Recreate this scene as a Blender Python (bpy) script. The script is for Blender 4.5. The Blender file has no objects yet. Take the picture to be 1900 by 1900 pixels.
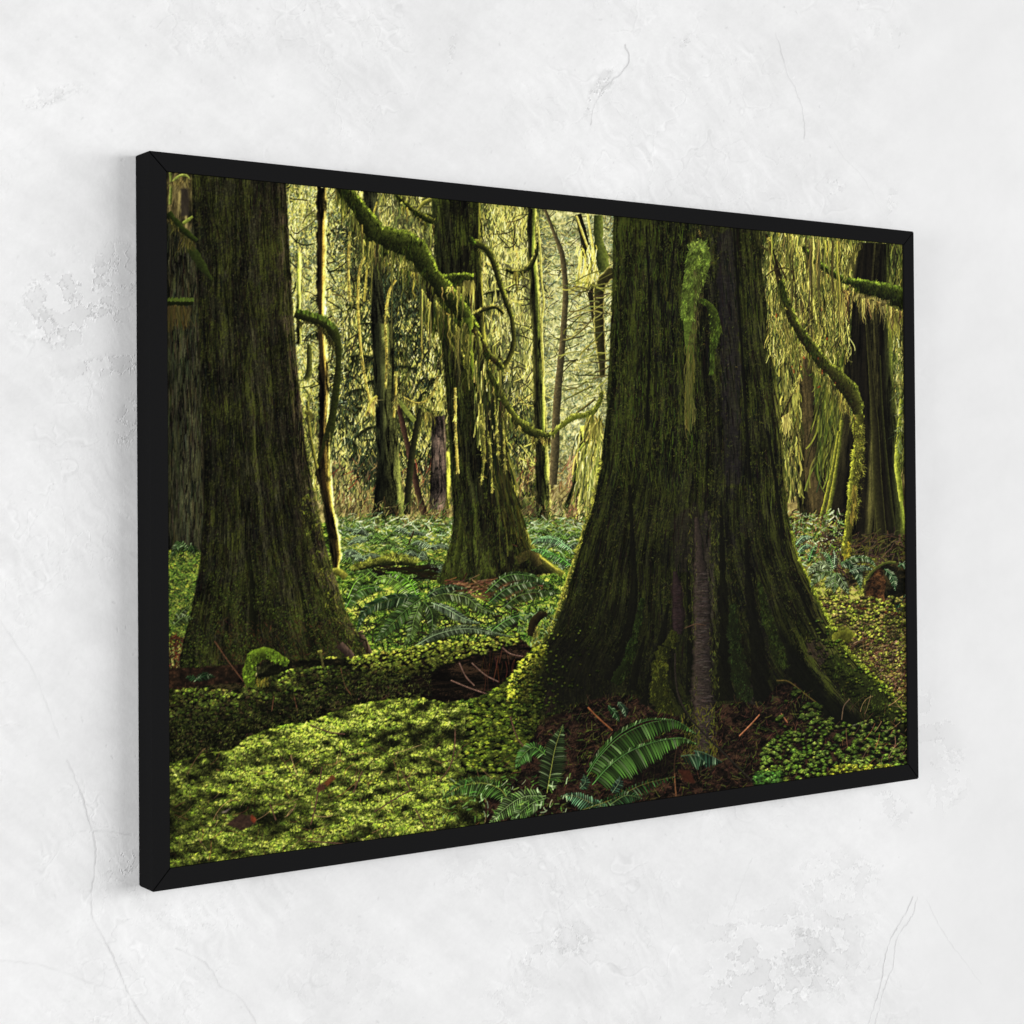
# A framed forest print hanging on a white plaster wall, seen from the left.
PRINT_GAIN = 1.0
WALL_GAIN = 1.0
AMB = .15
zc0 = 1.55
LIGHTS = [('window_light', (7.0, -5.2, zc0+.5), (.6, 0, zc0), 9.0, 3.0, 590.0),
          ('room_light', (-1.6, -5.2, zc0+.1), (.6, 0, zc0), 3.0, 2.4, 118.0),
          ('left_fill', (-6.0, -1.7, zc0), (0, 0, zc0), 3.0, 2.0, 230.0)]
# ---------------------------------------------------------------- print artwork
# The framed print is a flat picture of a mossy forest.  It is painted here stroke
# by stroke and stored as a colour attribute on the print's own mesh.
import numpy as np, math
rng = np.random.default_rng(11)
CW, CH = 1280, 840

def homography(src, dst):
    A = []; b = []
    for (x, y), (u, v) in zip(src, dst):
        A.append([x, y, 1, 0, 0, 0, -u*x, -u*y]); b.append(u)
        A.append([0, 0, 0, x, y, 1, -v*x, -v*y]); b.append(v)
    h = np.linalg.solve(np.array(A, float), np.array(b, float))
    return np.append(h, 1).reshape(3, 3)

# measured print corners -> print canvas
HM = homography([(309.5, 319), (1676.5, 454.5), (1682.5, 1418), (315.5, 1612)],
                [(0, 0), (CW, 0), (CW, CH), (0, CH)])
HI = np.linalg.inv(HM)
def tf(M, x, y):
    w = M[2, 0]*x + M[2, 1]*y + M[2, 2]
    return (M[0, 0]*x + M[0, 1]*y + M[0, 2])/w, (M[1, 0]*x + M[1, 1]*y + M[1, 2])/w, w
gy, gx = np.mgrid[0:CH, 0:CW].astype(np.float32)
PX, PY, _ = tf(HI, gx, gy)
PX = PX.astype(np.float32); PY = PY.astype(np.float32)
DET = abs(np.linalg.det(HM))
img = np.zeros((CH, CW, 3), np.float32)

_g = np.random.default_rng(5).random((256, 256)).astype(np.float32)
def vn(x, y):
    xi = np.floor(x).astype(np.int32); yi = np.floor(y).astype(np.int32)
    fx = x-xi; fy = y-yi
    fx = fx*fx*(3-2*fx); fy = fy*fy*(3-2*fy)
    a = _g[yi & 255, xi & 255]; b = _g[yi & 255, (xi+1) & 255]
    c = _g[(yi+1) & 255, xi & 255]; d = _g[(yi+1) & 255, (xi+1) & 255]
    return (a*(1-fx)+b*fx)*(1-fy) + (c*(1-fx)+d*fx)*fy
def fbm(x, y, o=4, s=0):
    t = 0; a = .5; n = 0
    for i in range(o):
        t = t + a*vn(x*(2**i)+17.3*i+s*31.7, y*(2**i)+9.1*i+s*13.3); n += a; a *= .55
    return t/n
def C(*c): return np.array(c, np.float32)
def sm(a, b, x):
    t = np.clip((x-a)/(b-a), 0, 1); return t*t*(3-2*t)
def ramp(t, stops):
    ts = [s[0] for s in stops]; cs = np.array([s[1] for s in stops], np.float32)
    return np.stack([np.interp(t, ts, cs[:, k]) for k in range(3)], -1).astype(np.float32)
def over(mask, col):
    mask = mask[..., None]; img[:] = img+mask*(col-img)
def patch(pts, col, rough=3, scale=8, soft=1, al=.9, nx=5, ny=5, amt=.6, s=7):
    """polygon of one colour with its own mottling, evaluated only where it lies"""
    full = polymask(pts, rough, scale, soft); r = np.where(full.any(1))[0]; q = np.where(full.any(0))[0]
    if len(r) == 0: return
    S = np.s_[r[0]:r[-1]+1, q[0]:q[-1]+1]
    n = fbm(PX[S]/nx, PY[S]/ny, 3, s)[..., None]
    col = np.array(col, np.float32)
    v = img[S]; v += full[S][..., None]*al*(np.clip(col*(1-amt/2+amt*n), 0, 255)-v)

def polymask(pts, rough=0, scale=8, soft=1.0, seed=0):
    """soft-edged filled polygon given in measured coordinates"""
    p = np.array(pts, float)
    x0, x1 = p[:, 0].min()-12, p[:, 0].max()+12; y0, y1 = p[:, 1].min()-12, p[:, 1].max()+12
    cx, cy, _ = tf(HM, np.array([x0, x1, x0, x1]), np.array([y0, y0, y1, y1]))
    a0, a1 = int(max(0, cx.min()-2)), int(min(CW, cx.max()+3)); b0, b1 = int(max(0, cy.min()-2)), int(min(CH, cy.max()+3))
    m = np.zeros((CH, CW), np.float32)
    if a1 <= a0 or b1 <= b0: return m
    X = PX[b0:b1, a0:a1].copy(); Y = PY[b0:b1, a0:a1].copy()
    if rough:
        X, Y = X+(fbm(X/scale, Y/scale, 3, seed)-.5)*2*rough, Y+(fbm(X/scale+40, Y/scale, 3, seed)-.5)*2*rough
    acc = np.zeros(X.shape, np.float32)
    for ox, oy in ((-.3, -.2), (.3, .2)):
        ins = np.zeros(X.shape, bool); xx = X+ox; yy = Y+oy
        for (ax, ay), (bx, by) in zip(p, np.roll(p, -1, 0)):
            if ay == by: continue
            c = ((ay > yy) != (by > yy)) & (xx < (bx-ax)*(yy-ay)/(by-ay)+ax)
            ins ^= c
        acc += ins
    acc /= 2
    for _ in range(int(round(soft))):
        acc[1:-1] = (acc[:-2]+2*acc[1:-1]+acc[2:])/4; acc[:, 1:-1] = (acc[:, :-2]+2*acc[:, 1:-1]+acc[:, 2:])/4
    m[b0:b1, a0:a1] = acc
    return m

def splat(x, y, col, wt, gain=1.0):
    X, Y, w = tf(HM, x, y)
    wt = wt*DET/np.abs(w)**3
    X = X.ravel(); Y = Y.ravel(); wt = wt.ravel(); col = col.reshape(-1, 3)
    k = (X > 0) & (X < CW-1.01) & (Y > 0) & (Y < CH-1.01)
    X = X[k]; Y = Y[k]; wt = wt[k]; col = col[k]
    ix = X.astype(np.int64); iy = Y.astype(np.int64); fx = X-ix; fy = Y-iy
    if len(X) == 0: return
    x0, y0 = ix.min(), iy.min(); w_, h_ = int(ix.max()-x0+2), int(iy.max()-y0+2); M = w_*h_
    base = (iy-y0)*w_+(ix-x0); A = np.zeros(M); Cc = [np.zeros(M) for _ in range(3)]
    cs = [np.ascontiguousarray(col[:, c]) for c in range(3)]
    for dx, dy, ww in ((0, 0, (1-fx)*(1-fy)), (1, 0, fx*(1-fy)), (0, 1, (1-fx)*fy), (1, 1, fx*fy)):
        idx = base+dy*w_+dx; q = wt*ww
        A += np.bincount(idx, q, M)
        for c in range(3): Cc[c] += np.bincount(idx, q*cs[c], M)
    cov = np.clip(A*gain, 0, 1).reshape(h_, w_, 1)
    cc = np.stack(Cc, -1).reshape(h_, w_, 3)/np.maximum(A, 1e-6).reshape(h_, w_, 1)
    v = img[y0:y0+h_, x0:x0+w_]
    v += (cov*(cc-v)).astype(np.float32)

def draw(path, w, col, alpha=1.0, across=None):
    """path [N,n,2]; w [N,n] or [N]; col [N,3] or [N,n,3]; across: function(t[m], nx, ny)->multiplier or colours"""
    path = np.asarray(path, float); N, n, _ = path.shape
    w = np.asarray(w, float)
    w = np.broadcast_to(w[:, None] if w.ndim == 1 else w, (N, n))
    col = np.asarray(col, float)
    if col.ndim == 1: col = col[None]
    if col.ndim == 2: col = np.repeat(col[:, None, :], n, 1)
    col = np.broadcast_to(col, (N, n, 3))
    d = np.gradient(path, axis=1); L = np.hypot(d[..., 0], d[..., 1])+1e-6
    nx, ny = -d[..., 1]/L, d[..., 0]/L
    m = max(1, int(math.ceil(w.max()/.75)))
    t = (np.arange(m)+.5)/m*2-1
    X = path[..., 0, None]+nx[..., None]*t*w[..., None]/2
    Y = path[..., 1, None]+ny[..., None]*t*w[..., None]/2
    wt = (L*w/m)[..., None]*np.ones(m)*np.asarray(alpha, float).reshape((-1, 1, 1) if np.ndim(alpha) else (1, 1, 1))
    cc = np.repeat(col[:, :, None, :], m, 2)
    if across is not None: cc = across(t, nx[..., None], ny[..., None], cc, X, Y)
    splat(X, Y, cc, wt, 1.25)

def bez(p0, p1, p2, n):
    t = np.linspace(0, 1, n)[None, :, None]
    return p0[:, None]*(1-t)**2+2*p1[:, None]*t*(1-t)+p2[:, None]*t*t
def pick(pal, n, jit=10):
    pal = np.array(pal, float); c = pal[rng.integers(0, len(pal), n)]
    return np.clip(c*(1+rng.normal(0, .08, (n, 1)))+rng.normal(0, jit*.4, (n, 3)), 0, 255)
def spline(pts, step=1.0, wid=None):
    p = np.array(pts, float)
    k = p[:, :2]; e = np.vstack([2*k[0]-k[1], k, 2*k[-1]-k[-2]])
    out = []; W_ = []
    for i in range(len(k)-1):
        L = np.hypot(*(k[i+1]-k[i])); n = max(2, int(L/step)); t = np.linspace(0, 1, n, endpoint=False)[:, None]
        a, b, c, d = e[i:i+4]
        out.append(.5*((2*b)+(c-a)*t+(2*a-5*b+4*c-d)*t*t+(-a+3*b-3*c+d)*t**3))
        if p.shape[1] > 2: W_.append((p[i, 2]*(1-t)+p[i+1, 2]*t)[:, 0])
    o = np.vstack(out)
    return (o, np.concatenate(W_)) if W_ else (o, None)

def tube(pts, dark, light, L=(-.3, -1), rough=.18, pw=1.4, mid=None, edge=None, alpha=1):
    """rounded mossy branch, lit from direction L, width as third coordinate"""
    p, w = spline(pts, .7)
    s = np.arange(len(p))
    w = w*(1+rough*3*(fbm(s/11., s*0+rng.random()*50, 3)-.5))
    l = np.array(L, float); l /= np.hypot(*l)
    dark = np.array(dark, float); light = np.array(light, float)
    def ac(t, nx, ny, cc, X, Y):
        u = (t*(nx*l[0]+ny*l[1])+1)/2
        u = np.clip(u, 0, 1)**pw
        u = np.clip(u+(fbm(X/2.2, Y/2.2, 2)-.5)*.35*(1 if pw < 4 else .5), 0, 1)[..., None]
        c = dark*(1-u)+light*u
        if edge is not None:
            e = np.clip((np.abs(t)-.7)/.3, 0, 1)[None, None, :, None]*np.ones_like(u); c = c*(1-e*.8)+np.array(edge, float)*e*.8
        return c*(.8+.4*fbm(X/3, Y/3, 2, 3))[..., None]
    draw(p[None], w[None], dark, alpha, ac)
    return p, w

def fringe(p, w, n, ln, pal, side=(0, 1), spread=.35, wd=(.5, 1.1), start=.3, sag=0, al=.8, grow=1.6, ragged=1.0):
    """short blades leaving the branch; side = mean direction"""
    n = int(n*.9); i = rng.integers(0, len(p), n)
    g = np.gradient(p, axis=0); g /= np.hypot(g[:, 0], g[:, 1])[:, None]+1e-6
    nr = np.stack([-g[:, 1], g[:, 0]], 1); sd = np.array(side, float)
    nr *= np.where((nr*sd).sum(1) < 0, -1, 1)[:, None]
    t = rng.uniform(-1, 1, n)*(1-start)*.5+start*.5
    b = p[i]+nr[i]*(t*w[i])[:, None]+rng.normal(0, .5, (n, 2))
    r = rng.random()*99
    cl = np.clip((vn(b[:, 0]/3.2+r, b[:, 1]/9.)*.6+vn(b[:, 0]/11.+r, b[:, 1]/16.)*.8)-.2, .06, 1.5)**(1+ragged*1.1)
    l = ln*rng.uniform(.2, 1.15, n)**grow*cl*1.5
    d = sd[None]+rng.normal(0, spread, (n, 2)); d /= np.hypot(d[:, 0], d[:, 1])[:, None]
    e = b+d*l[:, None]+np.array([0, sag])
    m = (b+e)/2+rng.normal(0, .16, (n, 2))*l[:, None]
    k = int(max(4, ln*1.2))
    sh = np.clip(.4+1.0*vn(b[:, 0]/2.4+r*2, b[:, 1]/5.), .4, 1.3)[:, None]
    cc = (pick(pal, n)*sh)[:, None]*np.linspace(.75, 1.2, k)[None, :, None]
    draw(bez(b, m, e, k), np.linspace(1.1, .4, k)[None]*rng.uniform(*wd, (n, 1)), np.clip(cc, 0, 255), al)

def drips(pts, n, ln, pal=None, w=(.8, 2.6), off=.4):
    """separate ragged tassels of moss hanging from a branch, catching light on one edge"""
    p, ww = spline(pts, .7); i = rng.integers(0, len(p), n); r = rng.random()*90
    i = i[vn(p[i, 0]/5.+r, 0*i+r) > .42]; n = len(i); K = int(ln*1.3)
    L = ln*rng.uniform(.12, 1, n)**1.8*(.35+1.1*vn(p[i, 0]/9.+r, 0*i+3.))
    t = np.linspace(0, 1, K)[None]
    wob = (vn(t*5+rng.random((n, 1))*90, rng.random((n, 1))*90+0*t)-.5)*8*t**.7+rng.normal(0, 2.2, (n, 1))*t+(rng.random((n, K))-.5)*1.1
    X = p[i, 0][:, None]+wob; Y = (p[i, 1]+ww[i]*off)[:, None]+t*L[:, None]
    W = rng.uniform(*w, (n, 1))*(1-t)**.6*(.5+1.1*vn(t*9+rng.random((n, 1))*90, 0*t+rng.random((n, 1))*50))+.3
    c = pick(pal or [(96, 94, 38), (120, 116, 48), (70, 70, 26), (46, 46, 18)], n)
    P_ = np.stack([X, Y], -1); q = c[:, None]*(1.0-.15*t[..., None])
    draw(P_, W, q, .8)
    draw(P_+np.array([.8, 0]), W*.3+.2, np.clip(q*1.5+8, 0, 250), .5)

def bough(x, y, L, drop, w=3, dark=(36, 36, 16), light=(176, 172, 80), hang=26, pal=None, n=None, L_=(0, -1)):
    """thin arched branch with moss hanging under it"""
    s = 1 if rng.random() < .5 else -1
    p, ww = spline([(x, y, w*.5), (x+s*L*.35, y-drop*.25, w), (x+s*L*.7, y+drop*.2, w), (x+s*L, y+drop, w*.6)], .8)
    fringe(p, ww, n or int(L*5), hang, pal or DRK+OLV+YEL[2:], (0, 1), .12)
    tube([(p[k, 0], p[k, 1], ww[k]) for k in np.linspace(0, len(p)-1, 5).astype(int)], dark, light, L_, pw=2)

def seg(n, box, ang, aj, ln, wd, pal, al=.8, curve=.15, dens=None, layers=1, jit=10, bright=None):
    """n random strokes in a box (x0,y0,x1,y1) or accepted by dens(x,y)->prob"""
    for _ in range(layers):
        x = rng.uniform(box[0], box[2], n); y = rng.uniform(box[1], box[3], n)
        if dens is not None:
            k = rng.random(n) < dens(x, y); x, y = x[k], y[k]
        q = len(x)
        if q == 0: continue
        a = np.radians((ang(x, y) if callable(ang) else ang)+rng.normal(0, aj, q)); l = rng.uniform(*ln, q)
        d = np.stack([np.cos(a), np.sin(a)], 1)*l[:, None]
        p0 = np.stack([x, y], 1); p2 = p0+d; p1 = (p0+p2)/2+rng.normal(0, curve, (q, 2))*l[:, None]
        k = int(max(3, ln[1]*.9))
        cc = pick(pal, q, jit)
        if bright is not None: cc = np.clip(cc*bright(x, y)[:, None], 0, 255)
        draw(bez(p0, p1, p2, k), rng.uniform(*wd, (q, 1)), cc, al)

def flow(xl, xr):
    """direction of the grain between two flaring trunk edges, in degrees"""
    def f(x, y):
        a, b = edge_at(xl, y), edge_at(xr, y); u = np.clip((x-a)/np.maximum(b-a, 1), 0, 1)
        sl = (edge_at(xl, y+14)-edge_at(xl, y-14))/28; sr = (edge_at(xr, y+14)-edge_at(xr, y-14))/28
        return 90-np.degrees(np.arctan(sl*(1-u)+sr*u))
    return f
def edge_at(pts, y):
    p = np.array(pts, float); return np.interp(y, p[:, 1], p[:, 0])

def trunk(xl, xr, bot, stops, fu=14, fv=60, contrast=.5, rimL=None, rimR=None, rough=2, seed=0, moss=None, grain=.3):
    """trunk between two edge curves; bot = closing points along the foot (right to left)"""
    poly = list(xl)[::-1]+list(xr)+list(bot)
    full = polymask(poly, rough, 7, 1, seed)
    r = np.where(full.any(1))[0]; q = np.where(full.any(0))[0]
    if len(r) == 0: return
    S = np.s_[r[0]:r[-1]+1, q[0]:q[-1]+1]; PX, PY, m = globals()['PX'][S], globals()['PY'][S], full[S]
    a, b = edge_at(xl, PY), edge_at(xr, PY)
    wd = np.maximum(b-a, 4); u = (PX-a)/wd
    U = u*wd.mean()*.0+u*(np.array([q[0] for q in xr]).mean()-np.array([q[0] for q in xl]).mean())
    wob = (fbm(U/30, PY/90, 2, seed+5)-.5)*10
    n1 = fbm((U+wob)/fu, PY/(fv*2.2), 4, seed)           # furrows
    n2 = fbm((U+wob)/2.6, PY/24, 3, seed+1)            # fibres
    n3 = fbm(PX/2.2, PY/2.6, 2, seed+2)
    n4 = fbm(PX/45, PY/60, 3, seed+3)
    sh = 1+contrast*((n1-.5)*4.2-1.1*np.exp(-((n1-.44)/.035)**2)+.25+(n2-.5)*2.2)+grain*(n3-.5)*2+(n4-.5)*1.1
    c = ramp(np.clip(u, 0, 1), stops)*np.clip(sh, .12, 2.6)[..., None]
    if moss is not None:
        mc, amt = moss
        mm = sm(.5-amt*.35, .75-amt*.35, fbm(PX/16, PY/28, 4, seed+7)+.25*(n3-.5))
        c = c*(1-mm[..., None]*.75)+np.array(mc, np.float32)*mm[..., None]*.75*np.clip(sh, .3, 1.8)[..., None]
    if rimL is not None:
        e = np.exp(-np.maximum(PX-a, 0)/rimL[1])*(.55+.9*n3); c = c*(1-np.clip(e, 0, 1)[..., None])+np.array(rimL[0], np.float32)*np.clip(e, 0, 1)[..., None]
    if rimR is not None:
        e = np.exp(-np.maximum(b-PX, 0)/rimR[1])*(.55+.9*n3); c = c*(1-np.clip(e, 0, 1)[..., None])+np.array(rimR[0], np.float32)*np.clip(e, 0, 1)[..., None]
    v = img[S]; v += m[..., None]*(np.clip(c, 0, 255)-v)

def tufts(xy, size, pal, dark, droop=.9, blades=12, al=.95, layers=14, wd=(.8, 1.5), shadow=.8, bright=None):
    """feather-moss tufts painted from back to front"""
    o = np.argsort(xy[:, 1]+rng.normal(0, 3, len(xy))); xy = xy[o]
    size = np.broadcast_to(size, len(xy))[o] if np.ndim(size) else np.full(len(xy), float(size))
    br = np.ones(len(xy)) if bright is None else bright(xy[:, 0], xy[:, 1])
    for ch in np.array_split(np.arange(len(xy)), layers):
        if len(ch) == 0: continue
        c = xy[ch]; s = size[ch]; q = len(ch)
        if shadow:
            b0 = c+np.stack([-s*.8, s*.62], 1); b2 = c+np.stack([s*.8, s*.62], 1); b1 = (b0+b2)/2+np.stack([s*0, s*.25], 1)
            draw(bez(b0, b1, b2, 12), (s*.62)[:, None], np.array(dark, float)*np.ones((q, 1)), shadow)
        a = np.linspace(-.35, math.pi+.35, blades)[None]+rng.normal(0, .2, (q, blades))
        l = s[:, None]*rng.uniform(.5, 1.1, (q, blades))
        d = np.stack([np.cos(a), np.sin(a)*.62-.05], -1)*l[..., None]
        p0 = np.repeat(c[:, None], blades, 1)+rng.normal(0, .18, (q, blades, 2))*s[:, None, None]
        p2 = p0+d+np.stack([0*l, l*droop*.34*np.abs(np.cos(a))], -1)
        p1 = p0+d*.6+np.stack([0*l, -l*.26], -1)
        col = pick(pal, q, 8)*br[ch][:, None]
        sh = 1.18-.42*np.sin(np.clip(a, 0, math.pi))+.12*(np.cos(a) < 0)
        colb = np.repeat(col[:, None], blades, 1)*sh[..., None]*rng.uniform(.5, 1.25, (q, blades, 1))
        K = int(max(6, s.max()*1.2))
        P_ = bez(p0.reshape(-1, 2), p1.reshape(-1, 2), p2.reshape(-1, 2), K)
        cc = colb.reshape(-1, 1, 3)*(1.25-.75*np.linspace(0, 1, K)**1.3)[None, :, None]
        draw(P_, np.linspace(1.2, .35, K)[None]*rng.uniform(*wd, (q*blades, 1)), np.clip(cc, 0, 255), al)

def frond(pts, lf, col, rib, n=None, w=1.8, tip=.25, hang=.5, side=0, al=.95, dark=.55, tilt=.5, back=True, glint=.25, gs=.55):
    """fern frond: rib curve and leaflets on both sides; hang pulls leaflets down"""
    p, _ = spline([q[:2] for q in pts], .5)
    L = len(p)
    n = n or int(L*.5/(w*1.75))
    i = np.linspace(L*.06, L-2, n).astype(int)
    t = i/L
    g = np.gradient(p, axis=0); g /= np.hypot(g[:, 0], g[:, 1])[:, None]
    prof = np.sin(np.pi*np.clip(t*.86+.12, 0, 1))**.6*(1-t**3*(1-tip))
    for s in ((-1, 1) if side == 0 else (side,)):
        nr = np.stack([-g[i, 1], g[i, 0]], 1)*s
        d = nr+g[i]*tilt; d /= np.hypot(d[:, 0], d[:, 1])[:, None]
        l = (lf*prof*rng.uniform(.85, 1.1, n))[:, None]
        dd = d*l; dd[:, 1] = dd[:, 1]*(1-.25*hang)+l[:, 0]*hang*.6
        p0 = p[i]; p2 = p0+dd; p1 = p0+d*l*.55
        K = int(max(5, lf*1.1))
        c0 = np.array(col, float)*rng.uniform(.45, 1.1, (n, 1))*(1.1 if s*nr[n//2, 1] < 0 else .75)
        gl = (rng.random((n, 1)) < glint)*rng.uniform(.3, 1, (n, 1)); c0 = c0*(1-gl*gs)+np.array([178., 188., 148.])*gl*gs
        if back: draw(bez(p0+[.5, 1.2], p1+[.5, 1.4], p2+[.4, 1.2], K), np.sin(np.linspace(.5, 3.0, K))[None]*w*1.5, np.array([10., 14., 7.]), dark)
        cc = c0[:, None]*np.linspace(.85, 1.25, K)[None, :, None]
        draw(bez(p0, p1, p2, K), np.sin(np.linspace(.6, 3.0, K))[None]*w, np.clip(cc, 0, 255), al)
    draw(p[None], np.linspace(1.3, .6, L)[None], np.array(rib, float), .8)
# ---- far forest ------------------------------------------------------------
f1 = fbm(PX/60, PY/80, 4, 1); f2 = fbm(PX/7, PY/26, 4, 2); f3 = fbm(PX/3, PY/5, 3, 3); f4 = fbm(PX/9, PY/9, 4, 9)
t = np.clip(.5+(f1-.5)*1.3+(f2-.5)*1.1+(f3-.5)*.9+(f4-.5)*.5, 0, 1)
img[:] = ramp(t, [(0, (30, 32, 14)), (.3, (78, 80, 38)), (.55, (140, 138, 72)), (.8, (200, 192, 112)), (1, (238, 228, 160))])
k = sm(990, 1040, PX)*(1-sm(1130, 1150, PX))*(1-sm(760, 930, PY)); k2 = sm(520, 540, PX)*(1-sm(600, 640, PX))*(1-sm(640, 800, PY))
k = np.clip(k+k2*.9, 0, 1)[..., None]
img = img*(1-k*.7)+ramp(np.clip(.5+(f4-.5)*2.2+(f3-.5), 0, 1), [(0, (100, 106, 66)), (.5, (168, 168, 112)), (1, (226, 220, 166))])*k*.7
k = sm(1400, 1440, PX)[..., None]*.6; img = img*(1-k)+ramp(t, [(0, (30, 32, 12)), (.5, (96, 94, 38)), (1, (176, 166, 84))])*k
k = (sm(800, 930, PY)*(1-sm(940, 990, PY)))[..., None]*.55
img = img*(1-k)+ramp(np.clip(f4*1.4-.2, 0, 1), [(0, (40, 34, 20)), (.5, (98, 78, 48)), (1, (150, 134, 82))])*k
YEL = [(234, 222, 128), (222, 210, 108), (200, 192, 88), (246, 236, 164), (176, 168, 74)]
OLV = [(96, 104, 40), (72, 80, 30), (120, 124, 52), (52, 58, 24), (140, 140, 66)]
DRK = [(28, 32, 14), (38, 40, 18), (20, 24, 12), (50, 50, 24)]
GRY = [(150, 160, 126), (120, 134, 104), (176, 180, 150), (98, 112, 80)]
cln = lambda x, y, s=0: fbm(x/34+s, y/60, 3, 77)
bri = lambda x, y: np.clip((cln(x, y)-.42)*6, 0, 1)*np.interp(y, [840, 930], [1, .25])
drk = lambda x, y: np.clip((.56-cln(x, y))*6, .1, 1)
B1, B2 = (530, 330, 1000, 930), (1420, 420, 1690, 860)
for q in range(2):
    seg(2600, B1, 90, 24, (6, 30), (1.2, 4), DRK+OLV, .55, .2, drk); seg(2000, B2, 92, 14, (8, 40), (1, 3.6), DRK+OLV, .55, .15, drk)
    seg(4200, B1, 90, 16, (5, 26), (.8, 2.2), OLV+YEL[4:], .55, .2); seg(2600, B2, 92, 12, (6, 30), (.8, 2), OLV, .55, .15)
    for _ in range(26): bough(rng.uniform(610, 960), rng.uniform(360, 800), rng.uniform(24, 70), rng.uniform(-10, 24), rng.uniform(1.5, 4), hang=rng.uniform(16, 46), light=(150+30*q, 146+30*q, 66+20*q))
    for _ in range(9): bough(rng.uniform(1440, 1570), rng.uniform(450, 760), rng.uniform(20, 60), rng.uniform(-10, 24), rng.uniform(1.5, 3.5), hang=rng.uniform(20, 50), light=(140, 136, 60), pal=DRK+OLV+OLV+YEL[3:])
    seg(8500, B1, 90, 20, (3, 16), (.5, 1.4), YEL, .7, .25, bri); seg(1900, B2, 92, 10, (5, 26), (.5, 1.5), YEL[1:]+OLV, .55, .15, bri)
    seg(2600, B1, 90, 20, (4, 18), (.6, 2.6), DRK, .7, .25, drk); seg(900, B2, 92, 10, (6, 30), (.6, 2.4), DRK, .6, .15, drk)
# leafy sprays and drooping masses
for x, y, r, n in ((650, 520, 60, 380), (660, 650, 55, 320), (720, 600, 50, 250), (690, 850, 50, 320), (570, 480, 40, 120), (760, 560, 50, 250), (730, 820, 60, 300)):
    xx = x+rng.normal(0, r*.5, n); yy = y+rng.normal(0, r*.8, n); a = rng.uniform(.6, 2.4, n); l = rng.uniform(5, 17, n)
    p0 = np.stack([xx, yy], 1); p2 = p0+np.stack([np.cos(a), np.sin(a)], 1)*l[:, None]
    draw(bez(p0, (p0+p2)/2+rng.normal(0, 1.5, (n, 2)), p2, 14), rng.uniform(.8, 3.4, (n, 1))*np.sin(np.linspace(.4, 3, 14))[None], pick([(34, 40, 20), (44, 52, 26), (60, 68, 38), (24, 28, 13), (96, 100, 48)], n), .75)
for gx_, gy_, rx_, ry_, am_ in ((1060, 560, 90, 190, .34), (590, 520, 60, 150, .28), (760, 420, 120, 90, .16), (640, 850, 60, 90, .2), (940, 560, 50, 200, .2), (1090, 900, 60, 80, .2), (1470, 600, 60, 150, .1)):
    g_ = np.exp(-((PX-gx_)/rx_)**2-((PY-gy_)/ry_)**2)[..., None]*am_; img[:] = img*(1-g_)+C(214, 210, 150)*g_
DK2 = [(24, 28, 14), (34, 40, 20), (46, 52, 28), (18, 20, 10)]
for _ in range(46):
    x = rng.uniform(612, 820) if rng.random() < .8 else rng.uniform(900, 975); y = rng.uniform(400, 850)
    bough(x, y, rng.uniform(20, 58), rng.uniform(0, 26), rng.uniform(2, 5.5), dark=(22, 24, 12), light=(96, 100, 44), hang=rng.uniform(14, 34), pal=DK2+OLV[:2], n=130, L_=(.7, -1))
for x, y, rx, ry, n in ((716, 600, 26, 90, 900), (690, 860, 40, 40, 700), (640, 760, 26, 70, 600), (780, 640, 24, 80, 500), (790, 860, 30, 50, 400), (650, 440, 26, 40, 300), (960, 800, 20, 70, 260), (740, 540, 40, 40, 500)):
    xx = x+rng.normal(0, rx*.6, n); yy = y+rng.normal(0, ry*.6, n); an = rng.uniform(.8, 2.3, n); l = rng.uniform(3, 12, n)
    p0 = np.stack([xx, yy], 1); p2 = p0+np.stack([np.cos(an), np.sin(an)], 1)*l[:, None]
    draw(bez(p0, (p0+p2)/2+rng.normal(0, 1, (n, 2)), p2, 12), rng.uniform(.6, 2.2, (n, 1)), pick(DK2+[(60, 72, 46), (84, 96, 62)], n), .7)
seg(1500, (600, 400, 1000, 880), 90, 20, (4, 18), (.5, 1.2), YEL, .8, .25, lambda x, y: (fbm(x/14, y/50, 2, 41) > .6)*1.)
# pale twigs in the bright gaps
def twigs(n, box, pal, ln=(16, 60), wd=(.8, 2.2), ang=0, aj=50, al=.8):
    seg(n, box, ang, aj, ln, wd, pal, al, .2)
twigs(240, (1000, 400, 1140, 760), [(92, 96, 44), (70, 66, 34), (120, 118, 58), (60, 64, 36)], (14, 46), (.8, 2))
twigs(260, (1000, 400, 1140, 800), [(224, 212, 112), (206, 198, 116), (240, 230, 160)], (8, 30), (.5, 1.2))
seg(5200, (1000, 400, 1140, 900), 0, 70, (2, 6), (.5, 1.3), GRY+[(206, 198, 120), (84, 90, 50)], .6)
seg(3600, (528, 340, 640, 760), 0, 70, (2, 7), (.5, 1.4), GRY+YEL+[(84, 90, 50)], .6)
twigs(90, (530, 360, 690, 760), [(60, 60, 30), (92, 90, 44), (40, 38, 20)], (14, 50), (.9, 2.6))
twigs(120, (900, 400, 1000, 860), [(60, 60, 30), (200, 192, 96), (40, 38, 20)], (14, 50), (.8, 2.2))
seg(900, (610, 860, 1110, 990), -70, 40, (6, 26), (.7, 1.8), [(150, 128, 78), (100, 80, 50), (176, 160, 96), (60, 50, 28), (120, 60, 40)], .6)
seg(260, (1050, 850, 1110, 960), -60, 30, (6, 26), (.7, 2), [(160, 120, 84), (120, 84, 58), (190, 160, 110)], .6)

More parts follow.
